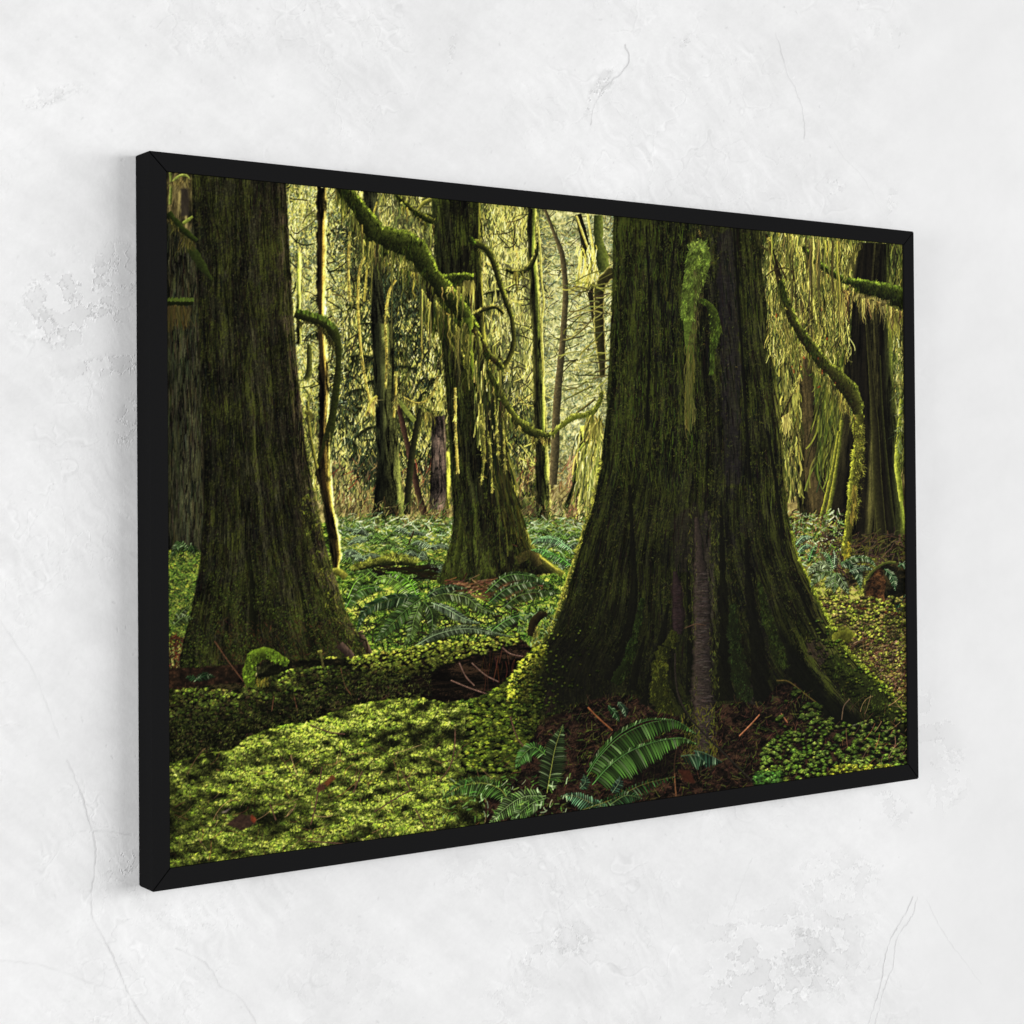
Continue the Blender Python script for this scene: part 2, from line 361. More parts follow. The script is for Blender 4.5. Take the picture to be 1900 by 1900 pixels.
# ---- distant and middle trunks ---------------------------------------------
tr = lambda *a, **k: trunk(*a, **k)
tr([(552, 470), (550, 640)], [(560, 470), (559, 640)], [(550, 640)], [(0, (84, 88, 36)), (1, (166, 164, 76))], contrast=.8, rough=2, seed=2)
tr([(674, 350), (688, 480), (690, 620)], [(700, 350), (704, 480), (722, 620)], [], [(0, (40, 42, 24)), (1, (64, 66, 38))], contrast=.4, seed=3)
tr([(690, 600), (695, 760), (700, 860), (690, 968)], [(730, 600), (735, 760), (744, 880), (756, 968)], [(720, 975)], [(0, (34, 38, 20)), (.3, (24, 26, 14)), (.6, (72, 74, 36)), (1, (96, 98, 46))], contrast=.6, seed=4)
tr([(801, 775), (800, 860), (796, 946)], [(826, 770), (829, 860), (829, 946)], [], [(0, (44, 38, 30)), (.5, (92, 78, 66)), (1, (60, 52, 40))], fv=20, seed=5)
tr([(829, 840), (828, 945)], [(837, 840), (836, 945)], [], [(0, (104, 104, 40)), (1, (160, 156, 60))], contrast=.8, seed=6)
tube([(737, 745, 7), (748, 790, 9), (762, 850, 11), (775, 910, 11), (788, 955, 12)], (40, 28, 20), (96, 70, 48), (-1, 0))
tube([(780, 758, 6), (772, 800, 11), (764, 850, 12), (758, 905, 12), (755, 955, 12)], (22, 22, 12), (60, 62, 30), (1, -.2))
tube([(742, 745, 6), (756, 765, 8), (770, 782, 8)], (90, 98, 36), (160, 164, 76))
# birch-like stem, centre
tr([(980, 385), (980, 470), (984, 520), (988, 620), (990, 740), (994, 840), (995, 972)], [(998, 388), (996, 470), (1001, 520), (1007, 620), (1012, 740), (1018, 840), (1024, 972)], [(1010, 976)], [(0, (60, 60, 26)), (.35, (28, 28, 14)), (.7, (78, 86, 30)), (1, (206, 200, 96))], contrast=.6, rimR=((222, 214, 116), 2.2), seed=7, rough=3)
tube([(1012, 388, 5), (1028, 430, 6), (1044, 475, 10), (1050, 540, 10), (1047, 600, 11), (1044, 640, 11), (1038, 700, 13), (1033, 760, 14), (1030, 840, 16), (1026, 900, 14)], (56, 52, 32), (126, 112, 70), (-1, -.2), rough=.08)
tube([(1074, 398, 12), (1086, 450, 15), (1094, 510, 18), (1100, 560, 12), (1106, 608, 8)], (20, 18, 10), (52, 48, 26), (-1, 0), rough=.1)
tube([(1091, 398, 4), (1099, 450, 4), (1106, 486, 4)], (190, 180, 84), (232, 222, 132), (-1, 0))
tube([(1111, 400, 16), (1112, 450, 17), (1118, 480, 22), (1122, 505, 20)], (46, 54, 20), (122, 130, 50), (1, -.3))
for a in ([(1000, 420), (1004, 470), (1006, 520), (1010, 560), (1006, 600), (1008, 660), (1010, 700)],):
    tube([(x, y, 3.4) for x, y in a], (150, 146, 60), (222, 214, 128), (1, 0))
tube([(1140, 505, 26), (1128, 512, 22), (1114, 532, 20), (1112, 570, 20), (1113, 620, 20), (1117, 665, 16), (1118, 700, 10)], (34, 30, 14), (74, 72, 30), (-1, -.2), edge=(222, 210, 116), rough=.12)
tube([(1111, 510, 4), (1100, 480, 4), (1088, 450, 4), (1074, 410, 4), (1070, 400, 4)], (150, 140, 56), (236, 224, 130), (1, -.6))
for x0 in (1078, 1088, 1098):
    seg(40, (x0-8, 450, x0+10, 520), 92, 10, (8, 26), (.8, 2), YEL, .85)
twigs(70, (1036, 520, 1108, 740), [(104, 104, 44), (150, 146, 70), (66, 62, 34)], (20, 60), (1, 2.6), -15, 20)
tube([(1048, 742, 2), (1075, 728, 3), (1100, 716, 4)], (70, 70, 32), (160, 156, 76))
tube([(1065, 770, 3), (1090, 752, 4), (1105, 740, 4)], (60, 56, 28), (150, 140, 70))
# broken leaning stump with pale moss curtains beside the great trunk
tr([(1068, 845), (1062, 900), (1044, 940)], [(1086, 830), (1070, 900), (1052, 955)], [], [(0, (96, 96, 46)), (.5, (50, 54, 24)), (1, (190, 186, 80))], seed=9)
tr([(1076, 790), (1078, 850), (1084, 930)], [(1118, 790), (1112, 850), (1100, 930)], [], [(0, (150, 150, 64)), (.5, (92, 96, 36)), (1, (206, 200, 90))], contrast=.9, fu=6, seed=10)
seg(260, (1072, 800, 1116, 920), 96, 7, (16, 60), (1, 3), YEL+OLV+DRK[:1], .7)
tube([(1072, 838, 3), (1090, 818, 6), (1106, 812, 7), (1118, 812, 7)], (92, 100, 30), (200, 206, 90))

# right hand middle trunks
tr([(1478, 560), (1476, 700), (1480, 840), (1478, 962)], [(1500, 560), (1516, 700), (1530, 840), (1544, 962)], [(1510, 975)], [(0, (84, 84, 34)), (.3, (56, 48, 26)), (1, (40, 34, 20))], contrast=.5, seed=12)
tr([(1484, 455), (1500, 560), (1514, 680)], [(1512, 460), (1532, 560), (1540, 680)], [], [(0, (150, 146, 70)), (.5, (104, 100, 46)), (1, (70, 70, 30))], contrast=.8, fu=6, seed=13)
seg(500, (1514, 640, 1580, 860), 96, 8, (20, 70), (1, 3), [(60, 70, 24), (96, 104, 34), (34, 36, 16), (130, 132, 50)], .7)
seg(400, (1450, 640, 1484, 900), 90, 10, (14, 50), (1, 3), [(60, 66, 24), (140, 136, 58), (30, 30, 14), (176, 170, 84)], .7)
# dark buttressed trunk on the right
tr([(1590, 450), (1576, 560), (1566, 660), (1566, 740), (1560, 800), (1547, 870), (1534, 930), (1524, 990)], [(1652, 452), (1648, 560), (1655, 640), (1659, 740), (1668, 860), (1678, 960), (1684, 1046)], [(1640, 1046), (1600, 1036), (1560, 1010)],
   [(0, (58, 56, 26)), (.1, (24, 22, 12)), (.35, (14, 12, 8)), (.5, (18, 16, 9)), (.55, (48, 46, 22)), (.7, (36, 34, 16)), (.76, (12, 10, 6)), (.9, (30, 32, 14)), (1, (78, 84, 30))], contrast=.55, fu=8, seed=14)
tube([(1608, 600, 4), (1616, 700, 8), (1624, 800, 14), (1628, 900, 17), (1636, 1000, 18), (1640, 1040, 18)], (26, 24, 12), (60, 58, 26), (-1, 0), edge=(74, 74, 30), rough=.1)
tube([(1632, 660, 4), (1636, 760, 5), (1648, 900, 6), (1664, 1030, 8)], (20, 20, 9), (56, 58, 22), (1, 0), rough=.1)
for a, b in (((1562, 780, 6), (1530, 984, 9)), ((1556, 800, 4), (1522, 962, 6))):
    mid = ((a[0]+b[0])/2+3, (a[1]+b[1])/2, 6)
    tube([a, mid, b], (66, 72, 22), (178, 174, 62), (-1, 0), rough=.3)
tube([(1672, 740, 5), (1668, 800, 8), (1664, 860, 10), (1672, 930, 8)], (90, 100, 26), (190, 192, 76), (-1, 0))
seg(160, (1662, 600, 1684, 860), 100, 60, (5, 20), (.6, 1.3), [(140, 146, 100), (90, 100, 48), (50, 54, 28)], .6)

# ---- ground behind ----------------------------------------------------------
def ground(poly, stops, rough=5, seed=0, sx=14, sy=7):
    m = polymask(poly, rough, 9, 1, seed); r = np.where(m.any(1))[0]; q = np.where(m.any(0))[0]
    S = np.s_[r[0]:r[-1]+1, q[0]:q[-1]+1]; X, Y = PX[S], PY[S]
    t = np.clip(.5+(fbm(X/(sx*3), Y/(sy*3), 3, seed)-.5)*1.5+(fbm(X/sx, Y/sy, 4, seed+1)-.5)*1.5+(fbm(X/2.5, Y/2, 2, seed+2)-.5)*.8, 0, 1)
    v = img[S]; v += m[S][..., None]*(ramp(t, stops)-v)
ground([(560, 972), (640, 962), (680, 980), (730, 966), (780, 984), (840, 968), (960, 974), (1010, 962), (1060, 978), (1110, 964), (1110, 1330), (500, 1330)], [(0, (24, 30, 10)), (.35, (62, 84, 24)), (.6, (104, 134, 40)), (.85, (160, 172, 64)), (1, (190, 190, 84))], seed=20)
ground([(310, 1020), (380, 1015), (380, 1190), (310, 1200)], [(0, (24, 30, 10)), (.4, (56, 78, 20)), (.7, (110, 130, 36)), (1, (176, 176, 60))], seed=21)
ground([(1440, 950), (1530, 975), (1600, 1030), (1690, 1040), (1690, 1340), (1520, 1240)], [(0, (22, 20, 10)), (.35, (58, 52, 28)), (.6, (98, 100, 36)), (.85, (140, 146, 50)), (1, (176, 170, 86))], seed=22)
G1 = [(84, 118, 36), (112, 140, 46), (56, 82, 28), (140, 158, 64), (44, 62, 24), (156, 160, 66), (30, 40, 16)]
G2 = [(152, 168, 122), (122, 142, 92), (186, 196, 152), (86, 108, 60), (204, 208, 168)]
BR = [(74, 48, 30), (96, 60, 38), (50, 34, 20), (120, 84, 50), (140, 108, 74)]
seg(4200, (610, 960, 1090, 1060), 0, 34, (3, 13), (.6, 1.7), G1, .7, .25)
seg(900, (610, 935, 1100, 985), -80, 35, (4, 18), (.5, 1.4), [(120, 104, 60), (84, 66, 40), (60, 72, 30), (146, 140, 80), (40, 34, 18), (96, 116, 50)], .7, .25)
seg(260, (620, 955, 1090, 985), 0, 40, (6, 16), (.7, 1.6), G1+G2, .7, .4)
seg(700, (610, 965, 1080, 1020), 10, 30, (5, 20), (.7, 1.8), G2, .6, .25)
seg(4500, (620, 1030, 1060, 1220), 20, 50, (3, 13), (.6, 1.8), G1+[(30, 44, 14), (24, 30, 12)], .7, .25)
seg(700, (620, 995, 840, 1045), 0, 30, (3, 10), (.6, 1.5), [(176, 178, 70), (190, 188, 86), (130, 138, 48), (60, 76, 26), (84, 100, 40)], .6)
seg(2400, (310, 1025, 372, 1200), 10, 50, (3, 12), (.6, 1.7), G1+[(150, 150, 56), (40, 50, 20), (24, 30, 12)], .7)
seg(400, (310, 1180, 372, 1250), 10, 60, (4, 12), (.6, 1.6), BR[:3]+[(110, 54, 28), (24, 18, 12)], .7)
seg(900, (1450, 950, 1560, 1060), 0, 60, (4, 16), (.8, 2.2), G1+G2+BR, .7)
seg(1500, (1500, 1080, 1684, 1330), -30, 60, (4, 16), (.8, 2.2), [(140, 150, 46), (170, 170, 70), (90, 100, 32), (60, 56, 26), (96, 74, 46), (160, 140, 90)], .7)
seg(500, (1560, 1180, 1684, 1300), -40, 50, (6, 26), (.6, 1.6), BR+[(170, 140, 110)], .75)
seg(500, (1520, 990, 1684, 1060), -10, 50, (6, 22), (.8, 2), [(60, 44, 34), (36, 26, 18), (90, 70, 50), (90, 90, 34)], .75)

def fern(x, y, fr, lf, col, rib=None, **k):
    for dx, dy, bend in fr:
        frond([(x, y), (x+dx*.5, y+dy*.5-bend), (x+dx, y+dy)], lf, col, rib or tuple(min(255, c*1.25) for c in col), **k)
# small ferns far away
for i in range(46):
    x = rng.uniform(640, 1080); y = rng.uniform(985, 1075)
    if 800 < x < 1040 and y > 1010: continue
    s = .45+(y-970)/150.
    c = (126, 144, 104) if rng.random() < .4 else (104, 134, 54)
    a = [(rng.uniform(-60, 60)*s, rng.uniform(-6, 14)*s, rng.uniform(6, 18)*s) for _ in range(4)]
    fern(x, y, a, 9*s, c, w=1.7, hang=.7, tip=.3)
# mossy fallen log behind
tube([(655, 1056, 10), (700, 1044, 17), (740, 1040, 18), (772, 1046, 12)], (24, 28, 10), (160, 164, 56), (0, -1), pw=2)
fringe(*spline([(650, 1056, 8), (700, 1040, 14), (740, 1034, 14), (780, 1042, 8)], .7), n=1400, ln=7, pal=[(150, 154, 56), (110, 118, 36), (180, 180, 80), (60, 66, 20)], side=(0, -1), spread=.8, start=0)
seg(120, (690, 1050, 800, 1075), 5, 10, (10, 30), (1, 3), [(24, 22, 10), (36, 34, 14)], .8)
tube([(978, 1020, 8), (1010, 1042, 9), (1045, 1066, 10)], (60, 66, 18), (186, 186, 66))

# ---- middle trunk -----------------------------------------------------------
tr([(801, 362), (806, 440), (812, 520), (817, 600), (826, 700), (833, 800), (837, 900), (841, 950), (840, 985), (834, 1015), (824, 1045), (810, 1082)],
   [(893, 376), (895, 500), (900, 600), (908, 680), (922, 750), (937, 800), (950, 870), (962, 930), (974, 975), (986, 1005), (1008, 1035), (1044, 1062)], [(1000, 1066), (960, 1082), (880, 1092), (840, 1090)],
   [(0, (22, 26, 10)), (.12, (27, 29, 13)), (.3, (36, 38, 18)), (.45, (20, 20, 10)), (.7, (14, 13, 7)), (.86, (26, 26, 11)), (.95, (60, 60, 22)), (1, (150, 144, 56))], contrast=.5, fu=8, seed=30, rimR=((176, 170, 70), 2.2), moss=((48, 54, 16), .2))
seg(2600, (800, 370, 1000, 1085), 90, 4, (6, 30), (.5, 1.5), [(14, 14, 8), (18, 17, 9), (60, 60, 30), (44, 44, 20), (52, 56, 20)], .5, .05, lambda x, y: ((x > edge_at([(803, 362), (818, 600), (840, 900), (838, 1000), (815, 1080)], y)) & (x < edge_at([(893, 376), (905, 650), (950, 870), (975, 975), (1000, 1080)], y))).astype(float))
seg(500, (905, 690, 980, 960), 78, 6, (20, 90), (1, 4), [(30, 28, 12), (60, 62, 22), (96, 96, 34), (18, 16, 8)], .6, .05, lambda x, y: ((x < edge_at([(922, 690), (937, 800), (962, 930), (975, 975)], y)-2) & (x > edge_at([(895, 690), (905, 800), (925, 960)], y))).astype(float))
seg(600, (880, 640, 945, 800), 92, 5, (10, 44), (.8, 2.2), YEL[:2]+OLV+DRK, .75, .08, lambda x, y: (rng.random(len(x)) < .75).astype(float)*(x < edge_at([(930, 640), (942, 800)], y)))
seg(100, (895, 720, 940, 860), 90, 5, (16, 60), (1, 3), DRK, .85, .06)
for q_ in ([(893, 750, 5), (895, 800, 8), (898, 850, 6), (892, 900, 2)], [(905, 800, 3), (911, 850, 5), (913, 915, 1)], [(932, 760, 3), (936, 830, 4), (938, 880, 1)], [(918, 740, 2), (922, 800, 3), (925, 850, 1)]):
    p, w = tube(q_, (50, 54, 18), (150, 146, 60), (1, 0), rough=.5); fringe(p, w, 380, 9, [(206, 196, 96), (150, 144, 60), (90, 90, 34)], (.2, 1), .5, start=0)
tube([(960, 1040, 14), (985, 1028, 18), (1000, 1050, 14)], (34, 32, 14), (112, 100, 44), (1, -1))
tube([(842, 1080, 10), (852, 1010, 12), (858, 960, 8)], (30, 34, 10), (84, 92, 28), (-1, 0), alpha=.6)
seg(2200, (815, 930, 1010, 1085), 90, 22, (2, 7), (.5, 1.2), [(48, 56, 18), (66, 74, 24), (22, 25, 10), (32, 27, 15)], .5, .15, lambda x, y: ((x > edge_at([(841, 960), (812, 1082)], y)+3) & (x < edge_at([(968, 960), (990, 1010), (1000, 1080)], y))).astype(float))
seg(300, (820, 1075, 990, 1110), 0, 25, (6, 26), (1, 2.6), BR+[(60, 66, 22)], .7)

# ---- thin mossy stems on the left --------------------------------------------
tr([(588, 345), (588, 500), (590, 620), (592, 700), (592, 800), (594, 860)], [(608, 348), (605, 500), (604, 620), (612, 700), (610, 770), (602, 860)], [], [(0, (26, 22, 11)), (.5, (34, 28, 13)), (.68, (132, 112, 48)), (1, (222, 206, 112))], contrast=.6, rough=4, seed=41)
tube([(548, 582, 16), (575, 590, 21), (598, 598, 22), (618, 615, 20), (627, 640, 13), (628, 680, 11), (622, 740, 12), (614, 790, 15), (600, 850, 20), (592, 885, 17)], (26, 28, 10), (92, 104, 34), (.5, -1), pw=2.2)
fringe(*spline([(550, 590, 16), (598, 604, 20), (624, 640, 12)], .7), n=420, ln=16, pal=[(60, 62, 24), (96, 96, 40), (40, 34, 16)], side=(0, 1), start=.6)
fringe(*spline([(550, 582, 16), (575, 590, 19), (598, 598, 20), (618, 615, 18)], .7), n=900, ln=5, pal=[(100, 120, 36), (124, 140, 50), (76, 94, 28)], side=(.1, -1), start=.6)
tube([(574, 640, 9), (574, 690, 10), (566, 705, 9)], (40, 42, 18), (120, 122, 50), (1, 0))
tube([(571, 745, 5), (574, 790, 5), (584, 850, 6), (594, 890, 8)], (50, 50, 20), (176, 170, 70), (1, -.1))
tube([(566, 765, 6), (576, 768, 8), (578, 780, 6)], (66, 60, 24), (140, 140, 56))
tr([(586, 880), (598, 930), (606, 980), (612, 1020), (616, 1062)], [(612, 800), (615, 880), (620, 940), (632, 1000), (634, 1030), (630, 1056)], [(624, 1066)], [(0, (36, 34, 15)), (.5, (38, 30, 13)), (.7, (104, 88, 36)), (.85, (190, 174, 78)), (1, (226, 212, 112))], contrast=.6, rough=4, seed=43)
tr([(592, 870), (594, 900), (606, 960), (612, 1000)], [(602, 870), (604, 900), (614, 960), (622, 1000)], [], [(0, (30, 26, 12)), (1, (30, 22, 10))], seed=44)
tube([(616, 1060, 12), (630, 1062, 14), (642, 1072, 12)], (60, 60, 16), (196, 192, 74))

# ---- left trunks -------------------------------------------------------------
over(polymask([(300, 310), (360, 310), (362, 560), (300, 560)]), ramp(np.clip(t*.0+fbm(PX/8, PY/20, 4, 50)*1.3-.15, 0, 1), [(0, (18, 18, 10)), (.5, (48, 44, 24)), (1, (128, 116, 62))]))
tr([(300, 430), (300, 1022)], [(372, 330), (374, 560), (376, 700), (384, 900), (380, 1022)], [(340, 1018)], [(0, (14, 15, 9)), (.35, (34, 35, 22)), (.6, (46, 46, 30)), (.82, (40, 40, 24)), (.93, (22, 20, 12)), (1, (16, 15, 9))], contrast=.6, fu=9, seed=51)
seg(1800, (312, 430, 376, 1010), 90, 4, (8, 36), (.6, 1.5), [(70, 70, 48), (56, 56, 36), (14, 14, 9), (18, 18, 11), (62, 62, 34)], .5, .05)
over(polymask([(313, 320), (358, 325), (358, 420), (340, 445), (313, 400)], 3)*.85, ramp(np.clip(fbm(PX/6, PY/22, 4, 52)*1.6-.3, 0, 1), [(0, (24, 22, 12)), (.45, (84, 74, 42)), (1, (160, 146, 88))]))
over(polymask([(336, 350), (350, 350), (352, 400), (336, 402)], 2)*.8, C(44, 38, 32))
tube([(316, 318, 5), (318, 340, 5), (316, 380, 5)], (60, 66, 24), (150, 156, 76), (-1, 0))
tube([(314, 345, 3), (328, 330, 5), (342, 325, 6), (352, 332, 4)], (80, 86, 30), (180, 186, 96))
fringe(*spline([(316, 340, 4), (342, 328, 6), (356, 336, 5)], .7), n=220, ln=24, pal=[(150, 134, 76), (112, 100, 52), (84, 76, 36)])
trs = dict(contrast=.42, fu=9, seed=55, grain=.35)
T1L = [(356, 318), (358, 400), (366, 470), (368, 560), (371, 650), (376, 760), (380, 860), (379, 950), (375, 1000), (370, 1050), (362, 1090), (355, 1135), (343, 1180), (332, 1230), (340, 1270)]
T1R = [(531, 334), (535, 400), (537, 460), (541, 520), (546, 600), (553, 690), (561, 760), (566, 820), (578, 890), (590, 950), (602, 1000), (613, 1045), (626, 1085), (640, 1130), (658, 1168), (690, 1216)]
trunk(T1L, T1R, [(670, 1216), (640, 1222), (600, 1228), (560, 1226), (520, 1230), (460, 1240), (400, 1262), (360, 1278)],
      [(0, (17, 17, 10)), (.1, (29, 29, 17)), (.3, (35, 35, 20)), (.5, (39, 38, 24)), (.7, (35, 34, 20)), (.85, (32, 29, 18)), (.95, (54, 47, 31)), (1, (74, 66, 44))], moss=((40, 43, 13), .4), rough=2, **trs)
flT1 = flow(T1L, T1R)
inT1 = lambda x, y: ((x > edge_at(T1L, y)+2) & (x < edge_at(T1R, y)-1)).astype(float)
seg(7000, (340, 320, 690, 1240), flT1, 5, (3, 14), (.4, 1.0), [(66, 65, 42), (82, 80, 58), (54, 54, 30), (60, 63, 28), (96, 92, 72), (58, 44, 33)], .34, .1, inT1)
seg(6500, (340, 320, 690, 1240), flT1, 5, (5, 26), (.5, 1.5), [(14, 14, 8), (20, 20, 10), (26, 22, 14)], .5, .06, inT1)
seg(16000, (340, 320, 690, 1240), 80, 70, (1, 3.2), (.5, 1.2), [(58, 61, 22), (72, 75, 30), (44, 46, 18), (26, 27, 13), (88, 86, 52)], .42, .1, lambda x, y: inT1(x, y)*np.clip((fbm(x/16, y/40, 3, 15)-.38)*5, .1, 1))
seg(900, (520, 330, 680, 1180), flT1, 5, (8, 34), (.5, 1.3), [(104, 96, 64), (120, 106, 78), (132, 130, 60), (80, 60, 50)], .5, .06, lambda x, y: (inT1(x, y) > 0)*(x > edge_at(T1R, y)-16))
# broad darker furrows at the foot and mossy flare
for a in ([(462, 1020, 5), (468, 1100, 11), (468, 1180, 16), (462, 1235, 16)], [(556, 1080, 4), (568, 1140, 10), (576, 1190, 18), (584, 1226, 24)], [(350, 1200, 14), (356, 1240, 24), (370, 1268, 26)]):
    tube(a, (12, 13, 6), (26, 28, 12), (-1, 0), alpha=.75)
seg(22000, (330, 1000, 690, 1260), 70, 70, (1, 3.6), (.5, 1.2), [(54, 64, 20), (70, 82, 26), (42, 50, 15), (32, 38, 13), (88, 98, 34), (24, 26, 10)], .5, .1, lambda x, y: inT1(x, y)*sm(1000, 1150, y)*np.clip((fbm(x/22, y/40, 3, 4)-.4)*6, 0, 1))
seg(500, (400, 1150, 660, 1230), 60, 40, (3, 12), (.5, 1.2), [(60, 40, 24), (84, 54, 30), (40, 28, 18)], .5, .1, inT1)
seg(5000, (560, 900, 690, 1215), flT1, 30, (1.5, 6), (.5, 1.3), [(108, 112, 38), (126, 126, 46), (80, 86, 26), (56, 60, 18), (22, 24, 10)], .6, .1, lambda x, y: (inT1(x, y) > 0)*(x > edge_at(T1R, y)-34)*(fbm(x/9, y/9, 2, 8) > .45))
fringe(*spline([(x, y, 4) for x, y in T1R[6:]], .7), n=900, ln=5, pal=[(128, 130, 48), (100, 106, 34), (150, 148, 64)], side=(.8, -.3))
tube([(668, 1172, 10), (676, 1192, 12), (688, 1214, 8)], (40, 32, 22), (120, 100, 72), (1, -.5))
tube([(630, 1196, 14), (646, 1212, 16), (655, 1222, 8)], (40, 30, 24), (104, 84, 66), (1, -.5), alpha=.8)
# branches crossing far left
tube([(312, 396, 16), (326, 414, 15), (345, 432, 13), (366, 448, 8)], (18, 22, 8), (58, 70, 20), (.4, -1))
tube([(346, 452, 10), (360, 470, 17), (376, 495, 17), (394, 520, 4)], (32, 38, 14), (56, 68, 22), (.6, -1), alpha=.75)
tube([(340, 415, 6), (350, 408, 6), (358, 402, 4)], (80, 84, 30), (150, 160, 70))
fringe(*spline([(313, 404, 16), (345, 440, 14), (364, 452, 12)], .7), n=260, ln=26, pal=[(104, 96, 42), (70, 66, 28), (50, 50, 20)])
tube([(312, 562, 13), (330, 562, 12), (358, 561, 12)], (22, 26, 8), (60, 72, 22), (0, -1), pw=4)
seg(140, (312, 556, 360, 560), -90, 20, (2, 5), (.8, 1.4), [(84, 98, 34), (66, 78, 26)], .6)
seg(200, (312, 566, 355, 575), 90, 12, (8, 46), (.8, 2.2), [(70, 62, 28), (50, 46, 20), (88, 78, 38)], .45, .08, lambda x, y: np.where(x < 332, 1., .35))
over(polymask([(300, 1240), (345, 1240), (470, 1230), (470, 1290), (300, 1300)], 5), ramp(fbm(PX/6, PY/6, 3, 60), [(0, (12, 10, 6)), (.6, (40, 28, 18)), (1, (84, 56, 36))]))
fern(348, 1022, [(-30, 12, 20), (14, 6, 12)], 11, (62, 88, 40), w=2)
fern(322, 1160, [(30, -36, 6), (36, -12, 8)], 12, (92, 112, 52), w=2)
fern(365, 1262, [(20, -14, 4), (34, -6, 6), (-20, -4, 4)], 9, (40, 66, 34), w=1.8)
# ---- big mossy branches -------------------------------------------------------
LK = [(140, 134, 56), (180, 170, 80), (100, 98, 38), (210, 198, 104), (70, 70, 26), (120, 116, 46), (50, 50, 20)]
DM = [(34, 42, 12), (50, 60, 16), (22, 27, 9), (70, 80, 22)]
def limb(pts, hang=30, n=900, dark=(16, 20, 6), light=(122, 134, 42), L=(.5, -1), pal=None, fz=3.5, side=(0, 1), top=True, rim=None, **k):
    p, w = spline(pts, .7)
    fringe(p, w, n, hang, pal or DM+LK[:3], side, .12, start=.3)
    p, w = tube(pts, dark, light, L, pw=k.pop('pw', 2.0), **k)
    fringe(p, w, int(n*.8), hang*.45, DM, side, .3, start=.1, al=.6)
    l = np.array(L, float); l /= np.hypot(*l)
    if top:
        rim = rim or tuple(min(255, c*1.45) for c in light)
        fringe(p, w*.92, int(len(p)*3.2), fz, [light, rim, tuple(c*.7 for c in light), rim], (l[0], l[1]), .5, start=.9, al=.75, ragged=.2)
    return p, w
limb([(736, 362, 5), (760, 385, 8), (784, 402, 11), (806, 412, 10)], 26, 420, light=(110, 112, 40))
tube([(776, 390, 5), (788, 376, 8), (802, 370, 6)], (60, 62, 20), (190, 184, 84))
limb([(940, 500, 6), (960, 506, 9), (980, 498, 10), (994, 475, 8), (998, 450, 4)], 24, 260, light=(150, 146, 66), L=(-.3, -1))
limb([(880, 450, 12), (902, 462, 12), (916, 486, 10), (926, 520, 9), (936, 550, 8), (950, 590, 7)], 16, 260, dark=(24, 26, 10), light=(110, 112, 40), L=(.8, -.6))
limb([(872, 440, 8), (880, 455, 10)], 10, 60, light=(80, 100, 24))
tube([(950, 590, 7), (954, 630, 8), (945, 665, 10), (925, 690, 10)], (26, 26, 10), (110, 110, 40), (1, 0))
limb([(878, 585, 6), (900, 574, 7), (920, 570, 7), (936, 582, 5)], 14, 160, light=(150, 142, 66))
tube([(700, 375, 3), (690, 420, 3), (676, 560, 4)], (120, 112, 44), (206, 192, 88))
# yellow strands dropping through the gap
for x0, pts in enumerate(([(682, 470), (668, 500), (665, 560), (668, 620), (674, 680), (685, 735), (695, 770)], [(735, 520), (722, 545), (716, 600), (718, 660), (716, 720)], [(650, 430), (647, 500), (650, 560)], [(812, 700), (806, 725), (790, 745), (770, 748), (748, 738)], [(845, 720), (846, 800), (850, 880)], [(735, 690), (735, 740), (731, 775)])):
    p, w = tube([(a, b, 4.2) for a, b in pts], (140, 124, 46), (224, 206, 106), (1, -.2), rough=.4)
    fringe(p, w, 420, 9, LK[1:4], (0, 1), .6)
fringe(*spline([(748, 738, 3), (770, 748, 3), (790, 745, 3), (812, 712, 3)], .7), n=160, ln=26, pal=LK)
tube([(678, 772, 4), (690, 745, 6), (700, 735, 5)], (150, 140, 50), (206, 200, 96)); fringe(*spline([(678, 772, 5), (698, 738, 5)], .7), n=120, ln=24, pal=[(210, 190, 104), (150, 136, 66)])
fringe(*spline([(785, 765, 8), (815, 768, 8)], .7), n=150, ln=64, pal=[(196, 184, 90), (150, 142, 60), (110, 104, 40), (60, 58, 26)], spread=.14)
fringe(*spline([(650, 385, 20), (700, 440, 30), (760, 480, 30), (830, 560, 30)], .7), n=900, ln=80, pal=LK+OLV+DRK, spread=.14, al=.55)
# the great arched branch
limb([(632, 340, 22), (652, 366, 26), (674, 396, 30), (692, 424, 38), (706, 452, 40), (712, 474, 26)], 46, 1400)
limb([(708, 436, 34), (732, 446, 46), (756, 452, 50), (774, 466, 44), (788, 486, 34), (800, 508, 30), (816, 530, 32), (836, 552, 32), (854, 576, 30), (872, 598, 22), (884, 608, 12)], 48, 2600)
limb([(812, 524, 16), (836, 519, 20), (860, 516, 19), (878, 520, 18)], 36, 700, light=(120, 134, 40), L=(0, -1))
fringe(*spline([(862, 522, 10), (880, 522, 10)], .7), n=160, ln=50, pal=LK[:4], spread=.06)
# heavy curtains hanging below the arch
over(polymask([(792, 520), (808, 540), (806, 585), (796, 578), (790, 555)], 2)*.85, C(16, 14, 8))
seg(700, (780, 550, 870, 640), 90, 8, (8, 34), (.7, 2), DM+DM+[(20, 18, 8), (14, 13, 7)]+LK[:1], .7, .1, lambda x, y: (y < 540+(x-770)*.9+30).astype(float))
limb([(806, 512, 28), (820, 532, 32), (838, 552, 32), (856, 576, 28), (872, 598, 22), (886, 612, 14)], 22, 700)
tube([(868, 590, 22), (868, 630, 20), (870, 670, 19), (873, 705, 12)], (34, 44, 12), (120, 134, 38), (1, -.2), edge=(150, 150, 50))
fringe(*spline([(866, 600, 18), (872, 700, 16)], .7), n=500, ln=30, pal=DM+LK[:2], spread=.1)
limb([(836, 622, 8), (850, 645, 9), (860, 668, 8)], 24, 260, light=(140, 136, 56))
